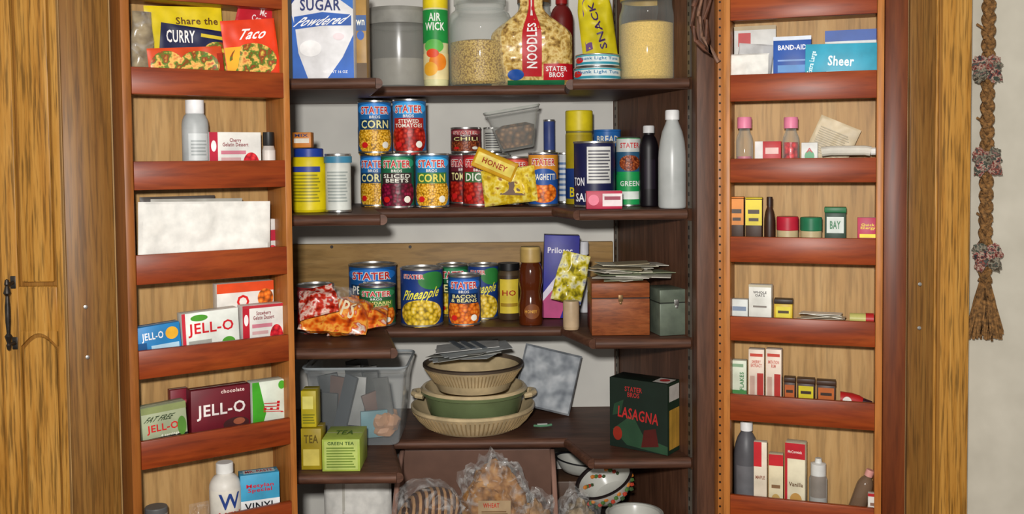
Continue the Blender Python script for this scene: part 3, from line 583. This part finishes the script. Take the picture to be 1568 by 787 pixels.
# ================================================================= BELOW SHELF 4
pouch('white_paper_sack',FB,497,600,728,S5,2.24,.03,M_paper,[('r',.3,.34,0,1,'bfbcb2')],.006,21,0,h=.24)
xa,xb=X(608,2.18,750),X(852,2.12,750); M_bin=paint('6c4e40',.5,0,.08,15,1,0,'bin_plastic'); M_brim=paint('967466',.4,0,.08,15,1,0,'bin_rim')
b=B(); w=xb-xa; d=.26; hgt=.25
prof=[(0,0),(d,0),(d,hgt),(d*.93,hgt)]+[(d*.93-(d*.93-.012)*k,hgt-(hgt-.10)*(k**1.6)) for k in [i/10 for i in range(1,11)]]+[(0,.09)]
for x in (0,w-.006):
    b.prism([(p[0],p[1]) for p in prof],0,.006,M_bin,T=Matrix.Translation((x,0,0))@Matrix(((0,0,1,0),(1,0,0,0),(0,1,0,0),(0,0,0,1))))
    b.tube([(x+.003,p[0],p[1]) for p in prof[2:]],.006,M_brim,8)
b.box(w/2,d-.003,0,w,.006,hgt,M_bin); b.box(w/2,.003,0,w,.006,.095,M_bin,.001); b.box(w/2,d/2,0,w,d,.005,M_bin)
b.tube([(0,d,hgt),(w,d,hgt)],.006,M_brim); b.tube([(0,.003,.095),(w,.003,.095)],.005,M_brim)
b.make('bread_bin',(xa,2.02,S5+.001))
# marbled swirl loaf in a bag, standing on a tin
W_c1=paint('3c2012',.55,0,.25,60,1,.3); W_c2=paint('a47c54',.55,0,.12,60,1,.3)
pc=FB.hit(655,770,2.12); zc=pc.z-.035
b=B(); 
NR=9
for k in range(2*NR):
    # alternating crescent ridges sweeping over an oblong loaf
    t=-1+2*(k+.5)/(2*NR); half=math.sqrt(max(.05,1-t*t*.8)); pts=[]
    for s in range(11):
        ph=math.pi*s/10; pts.append((t*.060+.012*math.sin(ph),-.048*half*math.cos(ph),.010+.058*half*math.sin(ph)))
    b.tube(pts,.0058,W_c1 if k%2 else W_c2,6)
b.blob((0,0,.018),(.060,.046,.044),W_c1,.1,2,1,3)
b.make('marbled_loaf',(pc.x,2.115,zc-.004),rad(18))
b=B(); hh=zc-S5-.014; b.lathe([(0,0),(.045,0),(.047,.05),(.045,hh),(0,hh)],paint('5a3c28',.6),n=24); b.make('cake_tin',(pc.x+.003,2.12,S5+.007))
b=B(); b.blob((0,0,0),(.074,.058,.056),M_film,.22,2.5,2,4); b.make('loaf_plastic_bag',(pc.x,2.115,zc+.030))
BRD=patchy('whole_grain_bread',[(.3,'5a3a1c'),(.5,'94683c'),(.7,'b88c58')],45,.7)
b=B(); c=FB.hit(758,745,2.15)
b.blob((0,0,.13),(.070,.056,.115),BRD,.25,1.8,5,4)
b.blob((0,0,.132),(.082,.066,.128),M_film,.35,3.2,6,5)
b.deco(flat(-.072),.07,.05,[('r',0,1,0,1,'a48c6c')]+lines(.1,.9,.1,.6,5,'705438')+[('t','WHEAT',.4,.8,.5,.2,'b03020')],z0=.14)
b.make('bread_bag',(c.x,2.15,S5+.010))
b=B(); c=FB.hit(826,768,2.1); b.blob((0,0,.09),(.042,.045,.082),paint('8c6c48',.7,0,.3,50,1,.3),.3,2,9,4); b.blob((0,0,.10),(.050,.055,.095),M_film,.4,3.4,3,4); b.make('bun_bag',(c.x-.004,2.11,S5+.01))
b=B(); c=FB.hit(884,775,2.08); b.blob((0,0,.09),(.042,.045,.082),paint('7c6c54',.7,0,.3,50,1,.3),.3,2,4,4); b.blob((0,0,.10),(.050,.055,.098),M_film,.4,3,7,4); b.make('pasta_bag',(c.x+.006,2.13,S5+.003))
M_en=paint('c0c0b8',.25,0,.04,20,1,0,'white_enamel')
def bowlp(R,h,m,rim): return [(0,0,m),(R*.45,0,m),(R*.65,h*.15,m),(R*.82,h*.45,m),(R*.97,h*.9,m),(R*.98,h*.94,rim),(R*1.05,h*.99,rim),(R*1.05,h*1.05,rim),(R*.96,h*1.05,rim),(R*.93,h*.95,m),(R*.78,h*.48,m),(R*.6,h*.18,m),(R*.42,.004,m),(0,.004,m)]
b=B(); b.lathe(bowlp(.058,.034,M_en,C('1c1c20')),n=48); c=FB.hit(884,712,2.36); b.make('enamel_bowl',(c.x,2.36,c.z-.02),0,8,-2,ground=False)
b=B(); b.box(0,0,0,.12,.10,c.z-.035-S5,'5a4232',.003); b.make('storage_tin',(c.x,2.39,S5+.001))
b=B(); b.lathe(bowlp(.066,.050,M_en,C('241c1c')),n=48)
for i,a in enumerate((-150,-120,-90,-60,-30,60,100,140)): 
    for k,m in ((0,'b03c28'),(1,'4c7038'),(2,'c8782c'),(-1,'3c5030')):
        aa=rad(a+k*9); rr_=.0605 if a<0 else .052; b.blob((rr_*math.cos(aa),rr_*math.sin(aa),.032+.005*(k-1)),(.006,.005,.005),m,.2,2,i,1)
b.tube([(.064,.02,.045),(.09,.03,.050),(.12,.035,.048)],.006,C('201c1c'),8)
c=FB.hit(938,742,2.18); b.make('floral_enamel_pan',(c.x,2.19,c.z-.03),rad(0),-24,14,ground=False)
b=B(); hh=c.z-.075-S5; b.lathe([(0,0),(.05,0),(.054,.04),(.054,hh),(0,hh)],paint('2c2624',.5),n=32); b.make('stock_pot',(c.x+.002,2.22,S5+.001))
b=B(); b.lathe(bowlp(.060,.046,M_en,C('a8a8a0')),n=48); c=FB.hit(972,786,2.10); b.make('serving_bowl',(c.x,2.105,c.z-.048)); 
# ================================================================= LEFT RACK
TA=patchy('taco_photo',[(.3,'d8c04c'),(.42,'94301a'),(.52,'4c7a28'),(.60,'f0b860'),(.72,'b03c20')],65,.35)
pouch('bread_crumb_bag',RL,200,236,18,SL[0],.055,.012,patchy('tan_bag',[(.3,'6c5c44'),(.7,'a89878')],50,.2),[],.008,31,.2,film=M_film)
pouch('soup_mix_packet',RL,228,346,14,SL[0],.070,.002,'d8c014',[('t','Share the',.66,.82,.55,.09,'604010'),('r',.1,.9,.1,.4,TA)],.002,32,0,tilt=-3,pw=.2)
pouch('gravy_mix_packet',RL,338,408,8,SL[0],.056,.002,'b41828',[('t','Mc\nCormick',.55,.84,.45,.16,'e8d8d8'),('r',0,1,.0,.35,TA)],.002,33,0,tilt=14,pw=.2)
pouch('curry_mix_packet',RL,240,358,48,SL[0],.042,.002,'181c40',[('t','CURRY',.25,.80,.36,.22,'e8e4e0',6),('r',.05,.95,.0,.5,TA),('e',.75,.58,.2,.22,TA),('r',.5,.95,.84,.9,'c8b030')],.003,34,0,tilt=5,pw=.2)
pouch('taco_seasoning_packet',RL,230,344,78,SL[0],.022,.002,'c84414',[('e',.24,.5,.22,.42,TA),('e',.66,.45,.28,.44,TA),('r',.92,1,.1,.8,'a02810')],.003,35,0,tilt=-5,pw=.2)
pouch('taco_seasoning_packet',RL,350,432,36,SL[0],.022,.002,'d83c18',[('t','Taco',.55,.78,.5,.16,'f4f0ec',0,.3),('e',.5,.38,.44,.26,TA),('p',[(0,.6),(.3,.6),(.2,.3),(0,.1)],'e8a424')],.003,36,0,tilt=-7,pw=.2)
spun('extract_bottle',RL,279,319,153,SL[1],.045,[(0,0,'a8acac'),(.9,0,'a8acac'),(1,.04,'a8acac'),(1,.68,'a8acac'),(.95,.74,'a8acac'),(.82,.79,'a8acac'),(.68,.82,'d4d4d4'),(.7,.83,'e0e0e0'),(.7,.99,'e0e0e0'),(0,1,'e0e0e0')],[('r',.1,.9,.3,.85,'c4c8c8')]+lines(.2,.8,.4,.75,5,'9aa0a0'),(1,.05,.66))
def jello(flav,c1,c2,fruit): return [('r',0,1,.0,1,c1),('r',.0,.16,0,1,c2),('t',flav,.5,.78,.5,.18,'801828'),('r',.22,.7,.52,.6,'c87888'),('r',.22,.6,.38,.45,'c8a0a0'),('e',.8,.3,.16,.26,fruit),('e',.4,.15,.2,.14,fruit),('e',.08,.7,.05,.12,'f0e0e0')]
carton('cherry_gelatin_box',RL,321,400,203,SL[1],.03,.03,'d0d0cc',jello('Cherry\nGelatin Dessert','d8d6d0','b01834',F_berry))
spun('food_color_vial',RL,402,421,203,SL[1],.03,[(0,0,'b8b0a8'),(1,0,'b8b0a8'),(1,.6,'b8b0a8'),(.8,.7,'1c1c1c'),(.85,.72,'1c1c1c'),(.85,1,'1c1c1c'),(0,1,'1c1c1c')],[('r',0,1,.1,.6,'d8d0c8')])
pouch('folded_paper_bag',RL,210,412,312,SL[2],.022,.003,M_paper,[],.007,41,0,tilt=1.5,pw=.2,freq=14)
pouch('folded_dark_paper',RL,215,330,301,SL[2],.075,.003,'4a4440',[],.004,42,0,pw=.2)
pouch('folded_paper_bag',RL,230,370,306,SL[2],.052,.003,'a8a69e',[],.004,43,0,tilt=1,pw=.2)
carton('strawberry_gelatin_box',RL,402,427,336,SL[2],.060,.02,'d4d0cc',[('r',0,1,.5,.75,'b81c38'),('e',.6,.25,.3,.15,F_berry)])
carton('orange_gelatin_box',RL,333,420,433,SL[3],.064,.026,'dcd8d0',[('r',0,1,.86,1,'d84818'),('t','O',.45,.72,.22,.2,'d01818'),('e',.85,.75,.14,.14,F_orange),('r',.35,.6,.5,.55,'d08040')])
carton('pudding_mix_box',RL,281,368,478,SL[3],.028,.03,'dce0d8',[('t','JELL-O',.5,.62,.8,.3,'c80c1c'),('r',0,.06,0,1,'c82838'),('e',.8,.28,.12,.12,'489028'),('e',.3,.88,.15,.07,'489028'),('r',.1,.5,.32,.4,'a0a098')],tilt=-2)
carton('strawberry_gelatin_box',RL,372,436,467,SL[3],.028,.03,'d0ccc8',jello('Strawberry\nGelatin Dessert','d8d6d0','b01628',F_berry)+[('r',0,1,.94,1,'b02834')])
carton('pudding_mix_box',RL,214,280,500,SL[3],.016,.028,'1c78b4',[('t','JELL-O',.35,.72,.5,.24,'f0f0f4'),('r',.3,.95,.3,.5,'a8c8dc'),('e',.8,.75,.15,.16,'e0a828'),('r',0,.2,.2,.6,'104c80')],tilt=-4)
carton('lime_gelatin_box',RL,220,289,622,SL[4],.02,.03,'9ca484',[('r',0,1,.86,1,'808a58'),('t','FAT FREE',.4,.74,.6,.11,'2c3c20',0,.2),('t','JELL-O',.45,.52,.7,.2,'c8181c'),('r',0,1,0,.34,'141414'),('t','4 servings',.6,.36,.4,.07,'e0e0d0'),('e',.88,.5,.1,.2,'508030')],tilt=-3)
carton('chocolate_pudding_box',RL,262,290,597,SL[4],.066,.02,'741828',[('r',.1,.9,.6,.8,'a03c48')])
carton('chocolate_pudding_box',RL,293,384,594,SL[4],.030,.03,'641220',[('t','chocolate',.7,.92,.4,.07,'e0c8c0'),('t','JELL-O',.5,.58,.82,.28,'e0d8d4'),('e',.75,.3,.22,.12,'3c1818'),('e',.8,.34,.1,.06,'8c4c34'),('r',.05,.4,.14,.22,'a0606c')])
carton('lime_pudding_box',RL,387,438,584,SL[4],.030,.03,'d0d8c8',[('p',[(0,0),(.2,0),(.4,.4),(.2,1),(0,1)],'3c9820'),('t','JELL',.64,.50,.62,.22,'c01820',84),('e',.88,.9,.1,.08,'48a028'),('e',.8,.1,.2,.08,'48a028')])
spun('baking_powder_bottle',RL,321,368,708,SL[5],.045,bottle('ccc8c0','dcdcd8',.62,.55,.84),[('r',-.2,1.2,.0,1,'d4d0c4'),('t','W',.5,.66,.7,.5,'203c80'),('t','MEN',.5,.2,.7,.25,'b82820')],(1,.1,.6))
carton('bandage_box',RL,373,430,726,SL[5],.022,.035,'3890b4',[('r',.0,1,.0,.45,'d8d8d8'),('t','Metylan\nSpecial',.5,.70,.7,.2,'b81830'),('t','VINYL',.5,.32,.8,.16,'181c20'),('r',.1,.9,.05,.15,'a0a0a0')],yaw=-12,topd=[('r',.1,.9,.2,.8,'b8d0d4'),('t','MR. PASTE',.5,.5,.7,.4,'b02030')])
spun('small_grey_lid_jar',RL,222,257,776,SL[5],.04,tinprof('8c8880','5c5c5c'))
pouch('clear_plastic_wrap',RL,290,320,770,SL[5],.03,.012,M_film,[],.010,44)
pouch('seasoning_packet',RL,428,444,755,SL[5],.070,.003,'a8b8c0',[('r',.1,.9,.3,.6,'d8dce0')],.003,45,pw=.3)
# ================================================================= RIGHT RACK
carton('bandage_carton',RR,1124,1188,40,SR[0],.056,.022,'ccccc8',[('r',.1,.4,.7,.9,'b03030'),('r',.4,.9,.6,.7,'6c7080'),('r',0,1,.94,1,'a09070')],topd=[])
pouch('gauze_packet',RR,1116,1178,83,SR[0],.026,.010,M_paper,[],.010,51,0,pw=.3)
pouch('gauze_packet',RR,1126,1180,62,SR[0]+.02,.044,.005,paint('b8b8b8',.5),[],.006,52,0,tilt=6,pw=.3,h=.07)
carton('adhesive_bandage_box',RR,1184,1242,56,SR[0],.022,.03,'1c4c9c',[('t','BAND-AID',.5,.80,.74,.09,'f0f0f4'),('r',.12,.88,.55,.58,'6c90c8'),('r',.12,.88,.35,.48,'3c80c0'),('r',.12,.6,.2,.23,'8cacd8'),('r',.0,1,.93,1,'c4ccd8')])
carton('sheer_bandage_box',RR,1232,1343,68,SR[0],.014,.006,'2c98b4',[('t','Sheer',.5,.62,.36,.22,'e8f4f4',-3),('t','Extra Large',.10,.6,.09,.5,'d0ecf0',80),('r',.3,.9,.35,.40,'80c0d0'),('r',.3,.8,.25,.29,'80c0d0')],tilt=1)
carton('first_aid_box',RR,1263,1343,46,SR[0],.056,.022,'d8dcdc',[('r',0,1,.82,1,'1c4c9c'),('t','ADHESIVE PADS',.55,.74,.8,.07,'1c4490')])
PB=[(0,0,M_glass),(.95,0,M_glass),(1,.04,M_glass),(1,.58,M_glass),(.9,.66,M_glass),(.7,.72,M_glass),(.6,.8,'c86888'),(.85,.8,'d07894'),(.85,.98,'d07894'),(.8,1,'d07894'),(0,1,'d07894')]
spun('sprinkle_bottle',RR,1127,1153,180,SR[1],.03,PB,inner=[(0,.02,'c87084'),(.85,.02,'c87084'),(.85,.3,'c87084'),(0,.3,'c87084')])
spun('sprinkle_bottle',RR,1198,1224,180,SR[1],.03,PB,inner=[(0,.02,F_berry),(.85,.02,F_berry),(.85,.55,F_berry),(0,.55,F_berry)])
carton('ointment_box',RR,1156,1196,217,SR[1],.05,.02,'b81820',[('r',0,.3,0,1,'d4d0cc'),('r',.4,.9,.6,.8,'e0b8b0')])
carton('pill_box',RR,1227,1252,219,SR[1],.02,.02,'d4d4d0',[('e',.5,.55,.3,.2,'4c9464'),('t','A',.5,.75,.4,.15,'b02030')])
pouch('paper_envelope',RR,1226,1292,172,SR[1],.064,.001,'c0b090',lines(.1,.85,.2,.8,12,'a09478'),.003,53,0,tilt=24,h=.085,pw=.2)
c=RR.hit(1298,232,.03)
b=B(); b.tube([(-.046,0,.012),(-.03,0,.014),(.03,0,.014),(.040,0,.012)],.009,'c8c4b8',12); b.tube([(.040,0,.012),(.048,0,.012)],.007,'d8d8d4',10)
b.make('ointment_tube',(c.x,c.y,c.z-.012),RR.ang)
b=B(); b.box(0,0,0,.088,.03,c.z-.013-SR[1],'b8b0a0',.001); b.make('gauze_pad_box',(c.x,c.y,SR[1]+.001),RR.ang)
def tin(name,u0,u1,vt,row,t,col,cap,dec,d=.024,k=.8):
    c,w,h=RR.fit(u0,u1,vt,SR[row],t); b=B(); b.box(0,0,0,w*.96,d,h*k,col,.0012); b.box(0,0,h*k,w,d*1.05,h*(1-k),cap,.0012)
    b.deco(flat(-d/2),w*.96,h*k,dec); p=c+RR.n*(d/2); b.make(name,(p.x,p.y,SR[row]+EPS),RR.ang)
sp=lambda c:[('r',0,1,.50,.99,c),('r',.15,.85,.72,.8,'3c2818'),('r',.2,.8,.58,.64,'3c2818')]
tin('spice_tin',1117,1139,302,2,.03,'3a2416','c87424',sp('d08024'),k=.97)
tin('spice_tin',1141,1167,303,2,.03,'3a2416','c8b41c',sp('d4c020'),k=.97)
spun('extract_vial',RR,1170,1187,302,SR[2],.03,bottle('341c10','2c1810',.55,.55,.84),[])
for k,(u0,u1,vt,cc) in enumerate(((1189,1223,332,'b01830'),(1225,1259,333,'1c6c48'))):
    spun('herb_jar',RR,u0,u1,vt,SR[2],.03,[(0,0,cc),(1,0,cc),(1,.4,'b8a880'),(.96,.42,'b8a880'),(.96,.62,cc),(1,.64,cc),(1,.97,cc),(.95,1,cc),(0,1,cc)],[('r',0,1,.1,.9,'c8b880' if k==0 else '50986c')],(1,.0,.4))
tin('herb_tin',1262,1296,318,2,.03,'1c3826','1c643a',[('r',.1,.9,.5,.9,'c8d0c8'),('t','BAY',.5,.7,.5,.2,'1c7040')],k=.88)
carton('drink_mix_packet',RR,1313,1345,334,SR[2],.03,.015,'b01848',[('t','Quick\nEnergy',.5,.75,.7,.18,'e8d830'),('r',.1,.9,.45,.55,'e8d830')])
carton('medicine_carton',RR,1119,1145,459,SR[3],.04,.02,'d0d4d0',[('r',.1,.9,.6,.75,'7888a0'),('r',0,1,.2,.4,'b83434')])
carton('tall_medicine_carton',RR,1147,1182,437,SR[3],.028,.022,'d4d4cc',[('t','WHOLE\nOATS',.5,.80,.6,.12,'403838'),('r',0,1,.95,1,'b0a890'),('r',.2,.8,.5,.54,'807870')],yaw=-6)
tin('mustard_tin',1185,1214,459,3,.034,'c8a81c','2c2018',[('r',.1,.9,.5,.9,'d8c838'),('r',.2,.8,.65,.75,'403010')],k=.85)
b=B(); random.seed(2)
for i in range(5): b.box(0,0,0,.075,.03,.001,random.choice(['c4bca8','d4d0c4','aca08c']),0,Matrix.Translation((random.uniform(-.01,.01),0,.004+i*.003))@Matrix.Rotation(random.uniform(-.15,.15),4,'Y')@Matrix.Rotation(random.uniform(-.3,.3),4,'Z'))
p=RR.hit(1256,488,.04); b.make('folded_instruction_sheets',(p.x,p.y,p.z-.006),RR.ang)
b=B(); b.box(0,0,0,.065,.035,max(.006,p.z-.009-SR[3]),'98886c',.001); b.make('bandage_roll_box',(p.x,p.y,SR[3]+.001),RR.ang)
b=B(); b.tube([(-.024,0,.011),(.004,0,.011)],.010,'b8b468',16); b.tube([(.004,0,.011),(.018,0,.011)],.011,'a82424',16); p=RR.hit(1322,488,.035); b.make('glitter_jar',(p.x,p.y,p.z-.011),RR.ang)
b=B(); b.box(-.002,0,0,.034,.03,max(.006,p.z-.013-SR[3]),'7c5034',.001); b.make('match_box',(p.x,p.y,SR[3]+.001),RR.ang)
carton('gelatin_leaf_box',RR,1119,1143,553,SR[4],.045,.02,'c8d0bc',[('r',0,1,.1,.35,'408040'),('t','FLAKES',.7,.55,.26,.4,'3c7c48',90),('r',.1,.8,.86,.93,'7c9c7c')])
V=lambda tx:[('r',.1,.9,.88,.93,'b84030'),('t',tx,.5,.76,.7,.12,'b04838'),('r',.55,.95,.1,.6,'a82820'),('r',.1,.4,.2,.55,'b89888')]
carton('extract_carton',RR,1146,1170,536,SR[4],.035,.022,'d4c4b4',V('SHERRY\nEXTRACT'))
carton('extract_carton',RR,1173,1197,536,SR[4],.026,.022,'d4c4b4',V('IMITATION\nRUM'),yaw=-4)
for u0,u1,vt,cc in ((1200,1218,579,'ac541c'),(1220,1248,581,'c4b418'),(1250,1280,584,'ac581c')):
    tin('spice_tin',u0,u1,vt,4,.026,'341c10','3c2414',[('r',.08,.92,.45,.92,cc),('r',.2,.8,.65,.75,'2c1808')],k=.86,d=.02)
b=B(); b.tube([(-.020,0,.016),(.0,0,.016),(.012,0,.014),(.018,0,.012)],lambda k:.014-.005*k,'a41c1c',14); b.lathe([(0,0),(.008,0),(.008,.002),(0,.003)],'d8d0c8',n=14,T=Matrix.Translation((-.008,-.013,.016))@Matrix.Rotation(rad(90),4,'X')); b.tube([(.018,0,.012),(.036,0,.010)],lambda k:.009-.004*k,'301820',10)
p=RR.hit(1304,606,.035); b.make('icing_tube',(p.x,p.y,SR[4]+.014),RR.ang)
spun('vanilla_bottle',RR,1124,1162,645,SR[5],.056,bottle('505054','d8d8d8',.6,.5,.89),[('r',.1,.9,.15,.8,'646468')],(1,.05,.6))
carton('vanilla_carton',RR,1154,1174,678,SR[5],.012,.016,'d0c4b0',[('r',0,.6,.65,1,'b41c24'),('t','MAPLE',.5,.5,.7,.05,'804028'),('r',0,1,0,.2,'b41c24')])
carton('vanilla_carton',RR,1177,1199,697,SR[5],.03,.02,'d4c8a8',[('r',0,1,.80,1,'b41c24'),('r',.2,.8,.4,.46,'806040'),('e',.5,.2,.3,.1,'b89858')])
carton('vanilla_extract_carton',RR,1203,1234,680,SR[5],.022,.028,'d4ccb0',[('r',0,1,.78,1,'ac1824'),('r',0,.12,0,1,'ac1824'),('t','Vanilla',.55,.42,.7,.06,'604020'),('t','McCormick',.5,.88,.7,.04,'e8d8d0'),('e',.55,.2,.3,.1,'b88c48')],yaw=-6)
spun('spice_grinder_bottle',RR,1239,1267,702,SR[5],.05,[(0,0,'a0a09c'),(1,0,'a0a09c'),(1,.62,'b0b0ac'),(.85,.68,'c4c4c0'),(.85,.9,'ccccc8'),(.4,.92,'ccccc8'),(.35,1,'b8b8b4'),(0,1,'b8b8b4')],[('r',0,1,.3,.7,'847c74')])
spun('glass_cruet_bottle',RR,1296,1322,718,SR[5],.050,bottle(paint('7c6450',.1,0,.05,20,.7,0,'amber_glass'),'c89088',.6,.5,.86),[],tilt=18)
carton('spice_carton',RR,1329,1346,757,SR[5],.010,.012,'d0ccc4',[('r',0,1,.9,1,'b41c24'),('r',.2,.8,.6,.7,'806050')])
# ================================================================= BRAIDED GARLAND ON WALL
b=B(); yw=1.90; M_rope=paint('745430',.9,0,.35,160,1,.8,'jute_braid')
P0=FB.hit(1515,-30,yw); P1=FB.hit(1508,432,yw); n=140
for s in range(3):
    pts=[]
    for i in range(n+1):
        k=i/n; c=P0.lerp(P1,k); ph=k*2*math.pi*8+s*2*math.pi/3
        pts.append((c.x+.0075*math.sin(ph),yw+.005*math.sin(2*ph),c.z))
    b.tube(pts,.0060,M_rope,7)
random.seed(11)
for i in range(80):
    a=random.uniform(-1,1); x0=P1.x+a*.008
    b.tube([(x0,yw,P1.z+.005),(P1.x+a*.018,yw+random.uniform(-.006,.006),P1.z-.035),(P1.x+a*.036+random.uniform(-.003,.003),yw+random.uniform(-.008,.008),P1.z-.105+random.uniform(-.01,.012))],.0024,M_rope,5)
CAL=[patchy('calico_fabric_a',[(.35,'2c3438'),(.45,'84403a'),(.52,'b09c8c'),(.60,'3c443c')],120,.9),
     patchy('calico_fabric_b',[(.35,'6c2420'),(.46,'a89484'),(.54,'7c3028'),(.64,'48504c')],120,.9),
     patchy('calico_fabric_c',[(.35,'40382c'),(.46,'8c8474'),(.56,'2c3c34'),(.66,'7c6058')],120,.9)]
for j,v in enumerate((103,246,392)):
    c=FB.hit(1511,v,yw-.012)
    # folded bow: two fanned loops above, two tails below, with a knot
    for s in (-1,1):
        for k,(ang_,ln,wd) in enumerate(((38,.026,.013),(8,.023,.011),(-48,.030,.012))):
            a=rad(ang_); dx,dz=s*math.cos(a),math.sin(a)
            T=Matrix.Translation((c.x+dx*ln*.55,c.y-.002*k,c.z+dz*ln*.55))@Matrix.Rotation(-math.atan2(dz,dx),4,'Y')
            b.blob((0,0,0),(ln*.62,.008,wd),CAL[(k+j+(s>0))%3],.55,2.4,v+k*3+s,3,T)
    b.blob((c.x,c.y-.010,c.z+.001),(.008,.007,.009),CAL[(j+1)%3],.3,2,v,2)
    c2=FB.hit(1500,v-60,yw-.004)
    b.tube([(c2.x-.006,c2.y,c2.z+.008),(c2.x+.004,c2.y-.004,c2.z),(c2.x+.014,c2.y,c2.z-.006)],.0025,M_rope,6)
b.make('braided_wall_garland')
# ================================================================= LIGHT
w=bpy.data.worlds.new('world'); scene.world=w; w.use_nodes=True
w.node_tree.nodes['Background'].inputs[0].default_value=(1,.94,.86,1); w.node_tree.nodes['Background'].inputs[1].default_value=.42
def area(name,loc,tgt,size,e,col=(1,1,1)):
    l=bpy.data.lights.new(name,'AREA'); l.size=size; l.energy=e; l.color=col; o=bpy.data.objects.new(name,l); scene.collection.objects.link(o)
    o.location=loc; o.rotation_euler=(Vector(tgt)-Vector(loc)).to_track_quat('-Z','Y').to_euler()
area('camera_flash',(-.06,-.05,1.64),(0,2.2,1.35),.07,40,(1,.97,.93))
